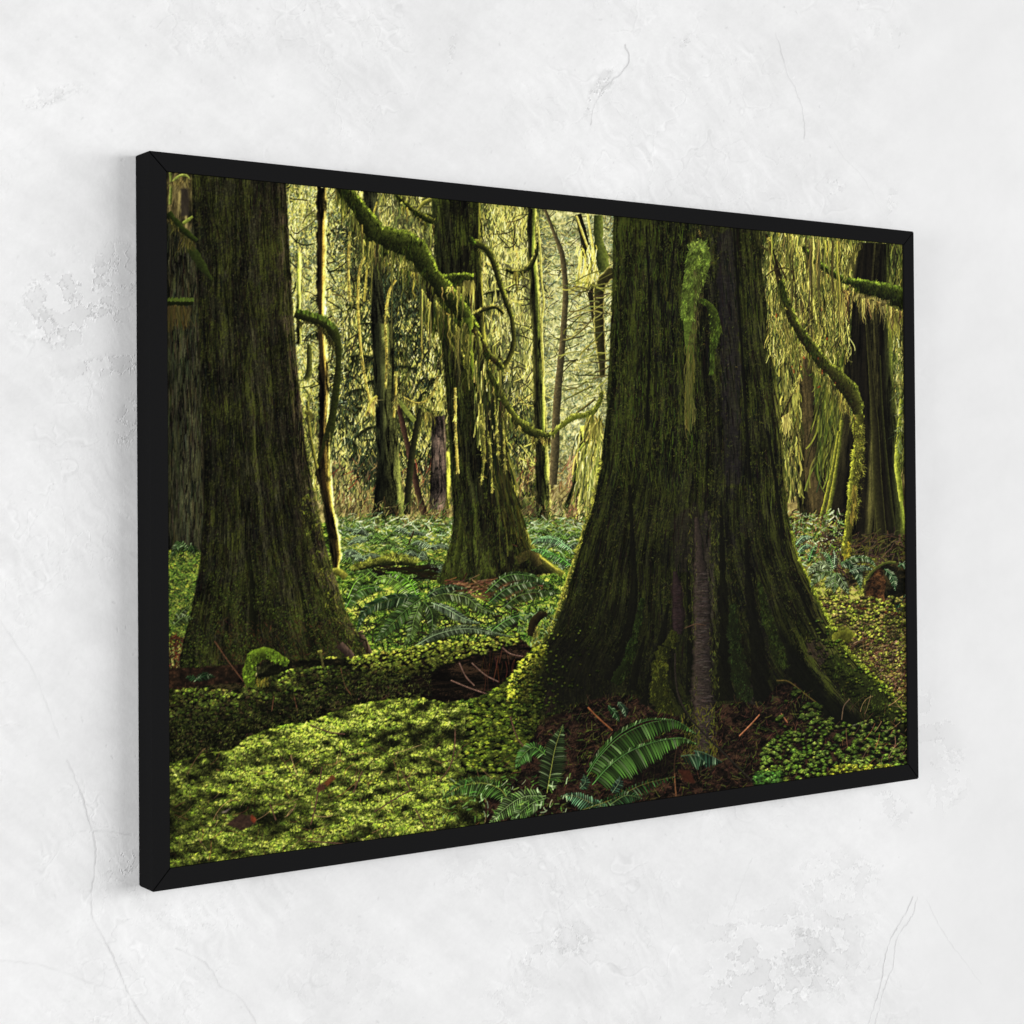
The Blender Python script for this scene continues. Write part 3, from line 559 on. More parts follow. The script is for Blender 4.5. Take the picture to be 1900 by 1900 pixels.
limb([(880, 610, 10), (896, 640, 14), (906, 660, 16), (918, 668, 12), (934, 684, 6)], 26, 500, dark=(34, 24, 12), light=(124, 126, 48))
limb([(906, 686, 8), (920, 715, 12), (936, 748, 15), (956, 778, 17), (980, 797, 17), (1004, 808, 17), (1022, 812, 15)], 26, 900, dark=(30, 32, 10), light=(128, 132, 48), L=(.6, -1))
fringe(*spline([(1000, 812, 14), (1022, 815, 12)], .7), n=260, ln=30, pal=[(70, 56, 26), (40, 32, 14), (196, 188, 84)], spread=.12)
limb([(1024, 806, 6), (1045, 788, 8), (1066, 774, 10), (1092, 769, 11), (1104, 760, 9), (1114, 742, 7), (1118, 726, 5)], 9, 260, dark=(90, 96, 28), light=(150, 152, 62), L=(-.3, -1))
seg(120, (1090, 770, 1118, 800), 95, 14, (10, 40), (1, 2.6), LK, .8)

drips([(650, 378, 24), (690, 430, 34), (712, 470, 30), (745, 490, 20), (780, 500, 24)], 90, 70)
drips([(800, 540, 20), (830, 575, 20), (860, 610, 16), (885, 620, 10)], 70, 100)
drips([(820, 528, 14), (850, 526, 16), (878, 526, 16)], 40, 60, [(150, 144, 66), (120, 114, 50), (60, 58, 24)])
drips([(744, 372, 6), (784, 406, 10), (806, 414, 10)], 30, 50); drips([(884, 612, 8), (906, 660, 12), (934, 690, 8)], 40, 60)
drips([(908, 700, 8), (936, 752, 12), (980, 800, 14), (1020, 816, 12)], 60, 46, [(150, 144, 60), (90, 86, 34), (50, 46, 20)])
drips([(944, 504, 6), (980, 500, 8)], 16, 36); drips([(668, 440, 6), (735, 470, 6), (800, 560, 6)], 70, 150, [(150, 142, 62), (96, 94, 40), (60, 60, 26)], (1, 2.6))
# ---- great trunk ----------------------------------------------------------------
T3L = [(1139, 400), (1137, 500), (1134, 600), (1129, 700), (1126, 760), (1121, 800), (1115, 855), (1105, 905), (1096, 945), (1083, 980), (1075, 1010), (1062, 1050), (1046, 1100), (1029, 1148), (1014, 1178), (992, 1200), (972, 1222), (958, 1242), (944, 1268)]
T3R = [(1409, 425), (1417, 520), (1427, 600), (1440, 700), (1447, 750), (1451, 800), (1454, 850), (1458, 900), (1461, 950), (1468, 985), (1479, 1030), (1494, 1062), (1512, 1100), (1538, 1150), (1567, 1200), (1595, 1230), (1645, 1280), (1690, 1322)]
trunk(T3L, T3R, [(1690, 1420), (1600, 1400), (1480, 1360), (1400, 1345), (1320, 1400), (1290, 1410), (1255, 1380), (1200, 1340), (1100, 1320), (1000, 1340), (940, 1320)],
      [(0, (28, 30, 12)), (.04, (24, 27, 11)), (.2, (31, 33, 14)), (.4, (23, 24, 13)), (.55, (29, 30, 14)), (.72, (24, 23, 18)), (.86, (31, 32, 15)), (.95, (38, 39, 17)), (1, (70, 70, 26))],
      contrast=.5, fu=10, fv=70, seed=70, grain=.35, moss=((38, 42, 12), .45), rough=2)
flT3 = flow(T3L, T3R)
inT3 = lambda x, y: ((x > edge_at(T3L, y)+2) & (x < edge_at(T3R, y)-2)).astype(float)
# purple-grey bare bark
for pl, c in (([(1288, 1060), (1300, 960), (1316, 940), (1325, 1060), (1322, 1200), (1318, 1400), (1284, 1400), (1290, 1250)], (66, 56, 52)), ([(1244, 1090), (1256, 1060), (1266, 1100), (1270, 1170), (1250, 1170)], (66, 46, 46)), ([(1250, 960), (1290, 930), (1320, 1000), (1300, 1060), (1250, 1060)], (44, 38, 32)), ([(1496, 1180), (1520, 1190), (1540, 1215), (1520, 1235), (1500, 1210)], (66, 52, 42)), ([(1330, 430), (1362, 430), (1376, 700), (1372, 900), (1345, 900)], (36, 32, 32)), ([(1010, 1290), (1026, 1275), (1032, 1300), (1015, 1330)], (60, 36, 34)), ([(1372, 1270), (1394, 1270), (1402, 1310), (1374, 1312)], (66, 54, 50))):
    patch(pl, c, 6, 10, 3, .72, 8, 2.4, .7, 72)
seg(7000, (960, 405, 1640, 1330), flT3, 4, (4, 18), (.4, 1.0), [(60, 64, 30), (76, 80, 36), (50, 52, 26), (70, 62, 48), (92, 92, 54)], .32, .06, inT3)
seg(7500, (960, 405, 1640, 1330), flT3, 4, (8, 34), (.6, 1.9), [(12, 12, 8), (18, 18, 10), (24, 20, 16)], .5, .06, inT3)
mz = lambda x, y: inT3(x, y)*np.clip((fbm(x/20, y/34, 4, 6)-.42)*7+.15, 0, 1)*np.where((x > 1335) & (x < 1380) & (y < 950), .15, 1)*np.where((x > 1282) & (x < 1326) & (y > 1060), .12, 1)
seg(42000, (960, 405, 1660, 1330), 86, 65, (1, 3.6), (.5, 1.2), [(58, 66, 20), (76, 83, 27), (44, 51, 16), (94, 98, 36), (32, 37, 13), (66, 58, 25)], .5, .12, mz)
seg(7000, (960, 405, 1640, 1330), 84, 50, (1.2, 5), (.5, 1.1), [(96, 100, 36), (110, 112, 48), (80, 86, 28)], .5, .12, lambda x, y: mz(x, y)*np.where(fbm(x/9, y/12, 3, 16) > .58, 1., .05))
seg(900, (1140, 405, 1300, 900), 88, 8, (6, 24), (.7, 1.6), [(56, 70, 18), (70, 82, 24)], .45, .08, inT3)
seg(1500, (1400, 440, 1600, 1240), flT3, 5, (8, 34), (.6, 1.6), [(66, 72, 24), (84, 88, 34), (50, 54, 20), (18, 18, 10)], .5, .05, lambda x, y: (inT3(x, y) > 0)*(x > edge_at(T3R, y)-34)*(fbm(x/6, y/30, 2, 18) > .5))
# root furrows: deep shade between the buttresses
for a in ([(1168, 900, 5), (1173, 1000, 9), (1176, 1080, 12), (1170, 1150, 18), (1152, 1220, 24), (1128, 1262, 22)], [(1240, 1120, 4), (1224, 1200, 16), (1210, 1260, 24), (1200, 1326, 28)], [(1196, 1180, 4), (1180, 1240, 14), (1172, 1280, 14)],
          [(1338, 930, 4), (1340, 1060, 14), (1342, 1180, 22), (1344, 1300, 34)], [(1384, 1000, 5), (1390, 1100, 16), (1404, 1200, 26), (1414, 1300, 36)], [(1276, 1040, 4), (1280, 1180, 9), (1276, 1290, 12)], [(1200, 420, 3), (1206, 600, 4), (1200, 800, 6)], [(1362, 420, 4), (1376, 640, 5), (1392, 900, 6)], [(1256, 420, 3), (1240, 560, 4)], [(1424, 800, 5), (1440, 900, 6), (1452, 1000, 8)], [(1478, 1080, 3), (1500, 1140, 9), (1530, 1186, 14)]):
    tube(a, (9, 9, 6), (15, 15, 9), (-1, 0), alpha=.62, rough=.3)
patch([(1440, 1160), (1462, 1180), (1500, 1240), (1540, 1290), (1600, 1330), (1680, 1350), (1680, 1400), (1560, 1380), (1500, 1330), (1470, 1280)], (12, 13, 8), 8, 12, 30, .88)
patch([(1000, 1150), (1100, 1100), (1300, 1180), (1430, 1150), (1480, 1230), (1440, 1330), (1300, 1340), (1150, 1310), (1040, 1320), (985, 1260)], (19, 19, 12), 16, 30, 90, .42)
patch([(1090, 900), (1330, 900), (1480, 1000), (1520, 1160), (1300, 1200), (1100, 1120)], (22, 21, 14), 20, 40, 90, .22)
patch([(1010, 1200), (1060, 1180), (1130, 1220), (1140, 1290), (1060, 1310), (1000, 1330)], (20, 19, 14), 14, 20, 70, .5)
tube([(1292, 960, 8), (1297, 1030, 20), (1301, 1110, 30), (1302, 1200, 36), (1302, 1300, 42), (1304, 1380, 30)], (34, 29, 26), (78, 64, 54), (-.9, -.2), edge=(18, 16, 12), rough=.3, alpha=.66, pw=1)
tube([(1252, 1060, 8), (1256, 1100, 20), (1258, 1150, 24), (1256, 1176, 18)], (28, 21, 20), (58, 43, 42), (-.6, -.2), edge=(18, 15, 11), alpha=.7, pw=1)
seg(1100, (1289, 1060, 1309, 1390), 0, 6, (3, 11), (.4, .8), [(24, 20, 18), (100, 88, 78), (40, 34, 30), (74, 64, 56)], .4, .1)
seg(200, (1247, 1080, 1259, 1170), 0, 6, (3, 8), (.4, .8), [(24, 18, 17), (66, 50, 48)], .35, .1)
seg(2600, (1276, 940, 1334, 1400), 90, 24, (2, 7), (.5, 1.1), [(50, 54, 20), (70, 74, 28), (24, 24, 12), (90, 92, 36)], .55, .1, lambda x, y: np.clip((np.abs(x-1304)-9)/8, 0, 1)*(fbm(x/7, y/20, 2, 3) > .42))
# root ridges carrying moss
for a, cl in (([(1192, 1110, 8), (1178, 1180, 14), (1162, 1230, 20), (1140, 1268, 24)], (40, 52, 18)), ([(1232, 1200, 24), (1222, 1250, 32), (1226, 1300, 36), (1235, 1330, 40)], (76, 80, 24)), ([(1250, 1170, 14), (1240, 1200, 22)], (72, 76, 24)), ([(1360, 1120, 14), (1362, 1190, 26), (1372, 1250, 32), (1384, 1300, 28)], (42, 54, 22)), ([(1408, 1080, 10), (1424, 1150, 20), (1440, 1200, 26), (1452, 1240, 18)], (46, 56, 19)), ([(1540, 1220, 26), (1570, 1255, 44), (1610, 1290, 44), (1660, 1330, 34)], (66, 78, 24))):
    p, w = tube(a, (16, 18, 8), tuple(c*.95 for c in cl), (-.4, -.8), alpha=.62, rough=.4)
    fringe(p, w, int(len(p)*16), 5, [cl, tuple(c*1.2 for c in cl), tuple(c*.5 for c in cl)], (0, 1), .8, start=0, al=.65)
# bright rims
p, w = tube([(x+1, y, q) for (x, y), q in zip(T3L[6:], (2, 3, 4, 5, 6, 8, 9, 9, 11, 13, 15, 18, 22))], (44, 50, 16), (180, 174, 62), (-1, -.3), rough=.3, pw=2.6, alpha=.8)
fringe(p, w, 2000, 6, [(176, 172, 64), (206, 200, 96), (120, 124, 40), (70, 76, 24)], (-.8, -.3), .7, start=0, ragged=.3)
p, w = tube([(x-1, y, q) for (x, y), q in zip(T3R[9:], (2, 3, 5, 7, 8, 9, 10, 12, 13))], (50, 58, 14), (170, 176, 50), (1, -.8), rough=.3, alpha=.8)
fringe(p, w, 1500, 6, [(150, 160, 44), (176, 186, 70), (120, 130, 34)], (.6, -.6), .6, start=0)
# moss knob
fringe(*spline([(1296, 420, 3), (1302, 440, 3), (1300, 452, 3)], .7), n=60, ln=10, pal=[(96, 84, 40)])
p, w = tube([(1296, 452, 22), (1297, 475, 44), (1293, 505, 42), (1284, 535, 34), (1279, 575, 24), (1280, 620, 20), (1282, 690, 12), (1283, 740, 5)], (52, 62, 20), (104, 122, 42), (0, -1), pw=1, rough=.12)
kb = spline([(1296, 458, 20), (1297, 480, 42), (1290, 510, 38), (1280, 550, 26), (1276, 590, 20)], .7)
fringe(*kb, n=5200, ln=12, pal=[(88, 106, 32), (110, 130, 44), (58, 70, 22), (134, 150, 64)], side=(-.1, 1), spread=.5, start=0, ragged=.2)
fringe(*spline([(1280, 462, 14), (1296, 452, 16), (1312, 466, 14)], .7), n=500, ln=8, pal=[(132, 150, 58), (148, 164, 74), (104, 122, 42)], side=(0, -.6), spread=.8, start=0, ragged=.2)
fringe(*spline([(1292, 500, 14), (1297, 530, 18), (1296, 570, 14), (1282, 640, 14)], .7), n=500, ln=34, pal=[(84, 80, 38), (66, 64, 28), (98, 92, 50)], side=(0, 1), spread=.12, start=0, al=.4)
p, w = tube([(1300, 556, 6), (1316, 566, 12), (1326, 590, 18), (1328, 615, 20), (1324, 640, 12), (1320, 690, 3)], (26, 32, 11), (74, 88, 26), (.8, -1), pw=1.2)
fringe(p, w, 1300, 12, [(72, 90, 24), (94, 112, 36), (46, 58, 18)], (0, 1), .25, start=0)
seg(160, (1272, 640, 1288, 770), 91, 4, (16, 50), (.8, 2), [(84, 84, 34), (60, 64, 24), (104, 100, 44)], .5)

# ---- hanging branches right -------------------------------------------------------
seg(2200, (1425, 440, 1580, 660), 92, 14, (5, 26), (.5, 1.5), LK+LK+OLV+DRK+YEL[:2], .6, .25)
tube([(1422, 435, 5), (1434, 470, 8), (1442, 500, 9), (1452, 540, 12)], (26, 20, 10), (60, 50, 24), (-1, 0))
for a in ([(1412, 455), (1440, 480), (1460, 520)], [(1419, 515), (1436, 502), (1460, 498), (1474, 515), (1478, 580)], [(1470, 440), (1472, 520), (1468, 600)], [(1452, 770), (1466, 740), (1480, 710), (1486, 660)]):
    tube([(x, y, 2.2) for x, y in a], (36, 28, 14), (84, 70, 34), (-1, 0))
fringe(*spline([(1486, 640, 4), (1484, 690, 4), (1468, 735, 4)], .7), n=400, ln=12, pal=LK[1:4], spread=.5)
fringe(*spline([(1452, 775, 8), (1464, 768, 8)], .7), n=260, ln=40, pal=[(206, 192, 104), (170, 160, 80)], spread=.2)
fringe(*spline([(1448, 510, 10), (1460, 600, 10), (1476, 640, 12)], .7), n=600, ln=44, pal=LK, spread=.1)
limb([(1448, 520, 12), (1460, 560, 13), (1472, 595, 16), (1488, 620, 18), (1508, 648, 22), (1530, 678, 26), (1554, 702, 30), (1574, 722, 32), (1586, 745, 28), (1592, 780, 24)], 30, 2600, dark=(28, 24, 10), light=(110, 116, 40), L=(1, -.8))
fringe(*spline([(1500, 660, 10), (1545, 715, 12), (1580, 760, 12)], .7), n=600, ln=44, pal=LK, spread=.12)
limb([(1590, 770, 24), (1594, 810, 20), (1592, 850, 20), (1585, 890, 20), (1579, 940, 17), (1573, 990, 14), (1570, 1020, 16), (1575, 1040, 16)], 14, 900, dark=(40, 38, 13), light=(140, 142, 46), L=(-.5, -.2), fz=5, pw=1)
fringe(*spline([(1594, 780, 20), (1594, 860, 20), (1582, 960, 16)], .7), n=1400, ln=9, pal=[(170, 168, 70), (110, 112, 36), (134, 132, 46), (60, 56, 20)], side=(.7, .7), spread=.8, start=0)
fringe(*spline([(1584, 900, 10), (1580, 960, 10)], .7), n=260, ln=36, pal=[(150, 134, 54), (110, 100, 36)], spread=.12)
fringe(*spline([(1570, 1005, 14), (1572, 1040, 14)], .7), n=500, ln=8, pal=[(150, 138, 36), (110, 104, 26), (176, 164, 50)], side=(0, 1), spread=.9, start=0)
limb([(1492, 458, 6), (1506, 480, 9), (1524, 494, 11), (1545, 508, 12), (1568, 522, 14), (1590, 528, 20), (1615, 534, 26), (1645, 542, 32), (1690, 560, 38)], 32, 2200, light=(104, 120, 36), L=(.1, -1))
fringe(*spline([(1510, 490, 8), (1560, 525, 10), (1580, 530, 12)], .7), n=500, ln=50, pal=LK, spread=.08)
fringe(*spline([(1566, 530, 14), (1582, 534, 16)], .7), n=420, ln=86, pal=[(56, 44, 20), (150, 140, 60), (200, 186, 100), (30, 26, 12)], spread=.06)
fringe(*spline([(1585, 545, 12), (1650, 560, 16)], .7), n=420, ln=44, pal=[(150, 140, 70), (190, 176, 100), (90, 84, 36)], spread=.14)
fringe(*spline([(1650, 580, 20), (1676, 590, 20)], .7), n=260, ln=60, pal=[(150, 146, 60), (110, 108, 40)], spread=.1)
fringe(*spline([(1596, 450, 8), (1580, 480, 12), (1565, 505, 10)], .7), n=500, ln=30, pal=LK[1:], side=(-.15, 1), spread=.15)
seg(12, (1440, 560, 1560, 720), 90, 30, (3, 7), (1.5, 3), [(170, 80, 30), (150, 60, 24)], .5)

drips([(1500, 480, 8), (1545, 512, 10), (1590, 532, 16)], 60, 60, [(150, 142, 66), (110, 104, 44), (60, 58, 24)])
drips([(1590, 545, 16), (1630, 552, 20), (1676, 570, 24)], 70, 52, [(140, 130, 66), (104, 96, 44), (56, 50, 22)])
drips([(1566, 534, 12), (1584, 538, 12)], 34, 110, [(90, 76, 36), (140, 132, 60), (44, 36, 18)])
drips([(1455, 560, 10), (1480, 625, 12), (1520, 672, 16), (1560, 722, 20), (1588, 770, 20)], 110, 56)
drips([(1424, 440, 6), (1450, 430, 6), (1500, 440, 6), (1560, 446, 6)], 90, 170, [(150, 142, 66), (104, 100, 42), (66, 64, 28)], (1, 3))
# ---- ferns in the middle ground -------------------------------------------------------
GF = (66, 106, 58); GL = (112, 150, 100); GY = (104, 142, 40)
seg(500, (650, 1120, 960, 1200), 10, 40, (5, 22), (1, 2.8), [(26, 30, 14), (44, 30, 20), (60, 72, 24), (36, 50, 18)], .8)
for pts, lf, c, kw in (
    ([(770, 1110), (740, 1080), (712, 1072), (690, 1086)], 16, (128, 160, 60), {}),
    ([(775, 1108), (762, 1082), (740, 1066), (715, 1062)], 14, (110, 156, 44), {}),
    ([(785, 1108), (730, 1110), (680, 1130), (662, 1170)], 17, (44, 68, 34), {}),
    ([(785, 1108), (755, 1130), (720, 1165), (696, 1192)], 20, (70, 96, 40), dict(hang=.2)),
    ([(780, 1118), (768, 1150), (762, 1180), (748, 1198)], 15, (92, 114, 52), dict(hang=.2)),
    ([(785, 1115), (800, 1135), (802, 1160), (798, 1180)], 15, (80, 104, 46), dict(hang=.3)),
    ([(790, 1112), (825, 1102), (865, 1108), (890, 1128), (925, 1140)], 15, (112, 134, 66), {}),
    ([(790, 1108), (810, 1094), (840, 1088), (866, 1092)], 11, (72, 98, 54), {}),
    ([(800, 1118), (830, 1130), (862, 1148), (890, 1156)], 13, (136, 156, 114), {}),
    ([(770, 1200), (810, 1174), (860, 1164), (900, 1170), (930, 1180)], 13, (108, 126, 72), {}),
    ([(893, 1172), (920, 1162), (935, 1170)], 10, (120, 150, 70), {}),
    ([(905, 1120), (940, 1092), (985, 1080), (1020, 1082)], 14, (76, 108, 50), {}),
    ([(900, 1100), (940, 1068), (990, 1070), (1020, 1090)], 13, (84, 116, 50), {}),
    ([(930, 1130), (965, 1104), (1010, 1098), (1040, 1100)], 15, (76, 100, 42), {}),
    ([(900, 1180), (940, 1150), (980, 1140), (1010, 1150)], 13, (96, 134, 60), {}),
    ([(1040, 1040), (1010, 1022), (985, 1020)], 10, (110, 160, 80), {}),
    ([(1060, 1020), (1030, 1000), (1000, 1000), (985, 1010)], 10, (130, 168, 110), {}),
    ([(1060, 1050), (1030, 1030), (1005, 1032)], 10, (100, 150, 60), {}),
    ([(640, 1130), (660, 1100), (690, 1090), (715, 1096)], 15, (96, 140, 50), {}),
    ([(645, 1110), (660, 1080), (680, 1068)], 13, (130, 170, 60), {})):
    frond(pts, lf, c, tuple(min(255, q*1.3) for q in c), **dict(dict(w=1.7, hang=.6, glint=.3, gs=.7), **kw))
seg(500, (960, 1120, 1030, 1240), 30, 60, (3, 12), (.8, 2), G1+G2[:2]+[(30, 30, 14)], .7, dens=lambda x, y: (x < edge_at(T3L, y)-4).astype(float))
tube([(985, 1180, 14), (990, 1155, 16), (1005, 1140, 14), (1015, 1142, 8)], (20, 16, 8), (56, 48, 22), (-.5, -1))
fringe(*spline([(986, 1190, 10), (996, 1160, 10)], .7), n=120, ln=18, pal=[(150, 140, 60), (96, 96, 36)])
tube([(950, 1010, 1.5), (960, 1014, 1.5)], (60, 40, 20), (90, 60, 40))
tube([(768, 985, 2), (762, 1000, 2), (757, 1012, 2)], (50, 36, 20), (80, 56, 36))

# ---- right side ground: ferns, stump, stick ----------------------------------------
fr = dict(w=1.7, hang=.45, glint=.55, gs=.75)
for pts, lf, c in (([(1545, 1058), (1530, 1046), (1510, 1052), (1498, 1068)], 11, (116, 130, 86)), ([(1545, 1060), (1525, 1062), (1510, 1075), (1504, 1090)], 11, (84, 104, 54)), ([(1548, 1062), (1538, 1075), (1532, 1092)], 10, (98, 116, 70)), ([(1550, 1062), (1548, 1078), (1546, 1100)], 10, (90, 112, 60)), ([(1552, 1062), (1562, 1078), (1574, 1102)], 10, (102, 120, 72)), ([(1546, 1055), (1548, 1035), (1546, 1020)], 7, (150, 170, 130)), ([(1545, 1054), (1535, 1030), (1522, 1024)], 8, (100, 134, 80)),
                   ([(1556, 1046), (1576, 1046), (1592, 1066), (1596, 1092)], 12, (56, 88, 48)), ([(1560, 1044), (1590, 1034), (1612, 1038), (1626, 1054)], 9, (76, 106, 52)), ([(1575, 1060), (1600, 1052), (1620, 1056)], 9, (100, 122, 90)), ([(1500, 1040), (1508, 1018), (1516, 1010)], 8, (90, 140, 70)), ([(1476, 1010), (1490, 996), (1508, 996)], 8, (140, 170, 126)), ([(1480, 1024), (1492, 1012), (1506, 1014)], 8, (130, 166, 120))):
    frond(pts, lf, c, tuple(min(255, q*1.25) for q in c), **fr)
ground([(1602, 1098), (1606, 1080), (1618, 1062), (1640, 1046), (1664, 1042), (1684, 1060), (1684, 1135), (1640, 1128), (1606, 1118)], [(0, (10, 12, 6)), (.5, (30, 28, 14)), (1, (70, 60, 30))], 3, 80)
ground([(1604, 1096), (1612, 1072), (1634, 1050), (1642, 1080), (1640, 1122), (1610, 1116)], [(0, (26, 17, 10)), (.6, (74, 48, 26)), (1, (116, 80, 42))], 3, 81, 8, 8)
tube([(1606, 1074, 4), (1622, 1056, 5), (1642, 1044, 4), (1662, 1043, 4)], (50, 60, 20), (120, 120, 50))
for pts in ([(1640, 1055), (1655, 1070), (1660, 1095)], [(1665, 1050), (1675, 1045), (1684, 1055)], [(1660, 1140), (1672, 1112), (1684, 1100)]):
    frond(pts, 10, (52, 92, 48), (90, 130, 80), **fr)
tube([(1552, 1122, 3), (1590, 1127, 4), (1630, 1134, 5), (1684, 1141, 7)], (46, 24, 12), (150, 92, 46), (0, -1))
gd = lambda x, y: (x > edge_at(T3R, y)+4).astype(float)
def rnd(n, box, dens=None):
    q = np.stack([rng.uniform(box[0], box[2], n), rng.uniform(box[1], box[3], n)], 1)
    return q[rng.random(n) < dens(q[:, 0], q[:, 1])] if dens else q
rg = lambda x, y: np.clip(.1+1.6*fbm(x/30, y/16, 3, 51), .25, 1.1)
tufts(rnd(1500, (1510, 1105, 1690, 1310), gd), 4.5, [(128, 134, 44), (150, 148, 62), (96, 104, 34), (120, 104, 58), (84, 66, 42)], (30, 26, 14), shadow=.5, blades=9, layers=22, wd=(.5, 1.2), bright=rg)
seg(420, (1560, 1190, 1690, 1310), -35, 40, (4, 20), (.5, 1.2), BR+[(150, 120, 96), (30, 24, 18)], .65, .15, gd)
tube([(1548, 1190, 18), (1562, 1174, 26), (1580, 1184, 20)], (56, 56, 14), (130, 132, 40))

# ---- log with moss top ---------------------------------------------------------------
ground([(640, 1230), (690, 1216), (760, 1206), (850, 1196), (960, 1182), (1000, 1210), (960, 1245), (930, 1290), (800, 1305), (600, 1340), (440, 1360), (440, 1260)], [(0, (8, 6, 4)), (.6, (20, 15, 9)), (1, (56, 40, 26))], 4, 90, 24, 5)
for _ in range(18):
    y = rng.uniform(1225, 1280); x = rng.uniform(740, 900)
    tube([(x, y, 1.6), (x+30, y-3, 2), (x+rng.uniform(50, 90), y-8, 1.4)], (14, 10, 6), (48, 34, 22), alpha=.7)
seg(26, (890, 1190, 960, 1270), 90, 10, (14, 50), (.7, 1.8), [(60, 34, 20), (80, 46, 26), (36, 24, 15)], .7)
for a in ([(836, 1262), (870, 1276), (905, 1288)], [(875, 1230), (900, 1252), (925, 1265)], [(925, 1195), (945, 1212), (970, 1218)], [(852, 1230), (864, 1255), (880, 1272)]):
    tube([(x, y, 1.8) for x, y in a], (70, 50, 40), (160, 130, 110))
lm = [(640, 1226), (700, 1218), (760, 1206), (830, 1192), (880, 1192), (950, 1182)]
q = rnd(1800, (600, 1175, 960, 1290), lambda x, y: ((y > edge_at([(b, a) for a, b in lm], x)-6) & (y < edge_at([(b, a) for a, b in lm], x)+np.interp(x, [600, 700, 800, 860, 960], [70, 55, 46, 30, 12]))).astype(float))
tufts(q, 5.5, [(104, 112, 36), (122, 128, 46), (76, 86, 26), (92, 94, 34)], (14, 14, 7), blades=9, shadow=.7, layers=22, wd=(.6, 1.3), bright=lambda x, y: np.clip(1.25-(y-edge_at([(b, a) for a, b in lm], x))/60, .35, 1.3))
frond([(770, 1198), (812, 1176), (862, 1166), (905, 1172), (955, 1182)], 10, (104, 122, 78), (150, 170, 120), w=1.7)

# ---- stump and shrub band --------------------------------------------------------------
ground([(306, 1290), (340, 1278), (400, 1270), (455, 1268), (520, 1225), (640, 1222), (700, 1290), (600, 1340), (500, 1370), (420, 1400), (306, 1420)], [(0, (10, 10, 5)), (.6, (26, 26, 12)), (1, (60, 52, 28))], 4, 95)
sb = [(310, 1280), (360, 1276), (440, 1282), (470, 1262), (560, 1238), (650, 1236), (740, 1250)]
dn = lambda x, y: (y > edge_at([(b, a) for a, b in sb], x)).astype(float)*(y < np.interp(x, [310, 430, 520, 600, 700, 760], [1420, 1400, 1362, 1330, 1306, 1290]))
seg(1400, (310, 1270, 740, 1420), 0, 90, (4, 14), (.7, 1.5), [(84, 60, 40), (60, 44, 28), (110, 84, 60), (50, 56, 24)], .6, dens=dn)
q = rnd(4600, (310, 1222, 800, 1420), lambda x, y: dn(x, y)*np.interp(x+(y-1250)*.5, [560, 790], [1, 0]))
tufts(q, rng.uniform(3, 6.5, len(q)), [(80, 96, 28), (98, 112, 36), (58, 72, 22), (114, 122, 46), (72, 62, 32), (60, 70, 24)], (10, 11, 6), blades=9, shadow=.8, layers=26, wd=(.9, 1.7), bright=lambda x, y: np.clip(1.3-(y-edge_at([(b, a) for a, b in sb], x))/85, .34, 1.2)*(.05+1.5*fbm(x/22, y/16, 3, 4))*np.interp(x, [560, 780], [1, .35]))
p, w = tube([(466, 1275, 18), (462, 1250, 22), (470, 1222, 24), (492, 1212, 22), (514, 1220, 18), (535, 1232, 12)], (26, 32, 8), (122, 146, 34), (-.4, -1), pw=1.3)
over(polymask([(475, 1236), (500, 1228), (520, 1240), (512, 1280), (478, 1282)], 3, 8, 2)*.7, C(16, 18, 7))
fringe(p, w, 2200, 8, [(110, 136, 30), (140, 164, 48), (80, 104, 24), (60, 80, 18)], (0, .6), .9, start=0)
seg(70, (476, 1256, 498, 1268), 92, 14, (5, 11), (.6, 1.2), [(130, 120, 40), (90, 84, 26)], .6)
tube([(595, 1212, 4), (598, 1228, 4), (600, 1240, 4)], (60, 56, 26), (112, 108, 50)); tube([(590, 1210, 5), (598, 1208, 5)], (90, 90, 34), (140, 136, 60))
for a in ([(398, 1190), (424, 1228), (452, 1265)], [(545, 1290), (552, 1320)], [(508, 1292), (504, 1320)], [(632, 1240), (640, 1272), (652, 1290)]):
    tube([(x, y, 1.6) for x, y in a], (60, 40, 26), (130, 92, 60))

seg(12000, (310, 1222, 800, 1420), 80, 70, (1.5, 5), (.4, .95), [(84, 94, 34), (104, 112, 44), (56, 64, 24), (18, 18, 9), (66, 52, 34), (28, 28, 13)], .6, .2, dn, bright=lambda x, y: .3+1.2*fbm(x/22, y/16, 3, 4))
# ---- bright foreground moss ------------------------------------------------------------
mt = [(306, 1418), (360, 1402), (430, 1392), (460, 1368), (520, 1345), (575, 1338), (640, 1312), (690, 1302), (740, 1296), (770, 1290), (820, 1302), (880, 1304), (905, 1300), (925, 1276), (945, 1255), (960, 1240)]
mtl = [(b, a) for a, b in mt]
ground(mt+[(1000, 1300), (1000, 1560), (306, 1640)], [(0, (14, 16, 5)), (.4, (46, 56, 14)), (.75, (92, 110, 28)), (1, (130, 140, 44))], 3, 100, 20, 10)
def ml(x, y):
    u = (x*.94-y*.34)/62; v = (y*.94+x*.34)
    r1 = fbm(u, v/20, 3, 31); r1b = fbm(u, (v+9)/20, 3, 31); r2 = fbm(x/12, y/9, 2, 33); r3 = fbm(x/70, y/55, 2, 35)
    g1 = fbm(x/26, y/17, 2, 37); g2 = fbm(x/26-.12, (y+7)/17, 2, 37)          # cushions lit from above
    return np.clip(.7+1.9*(r1b-r1)+1.25*(g2-g1)+.8*(r1-.5)+.4*(r2-.5)+.9*(r3-.5), 0.16, 1.15)*np.interp(x, [310, 420, 560, 820, 880, 960, 1010], [.68, .85, 1.05, 1.12, .75, .5, .35])*np.interp(y-edge_at(mtl, x), [0, 30, 120, 300], [1.25, 1.15, 1, .9])
dm = lambda x, y: ((y > edge_at(mtl, x)+2) & (x < np.interp(y, [1240, 1300, 1400, 1480, 1560], [980, 1000, 985, 900, 900]))).astype(float)
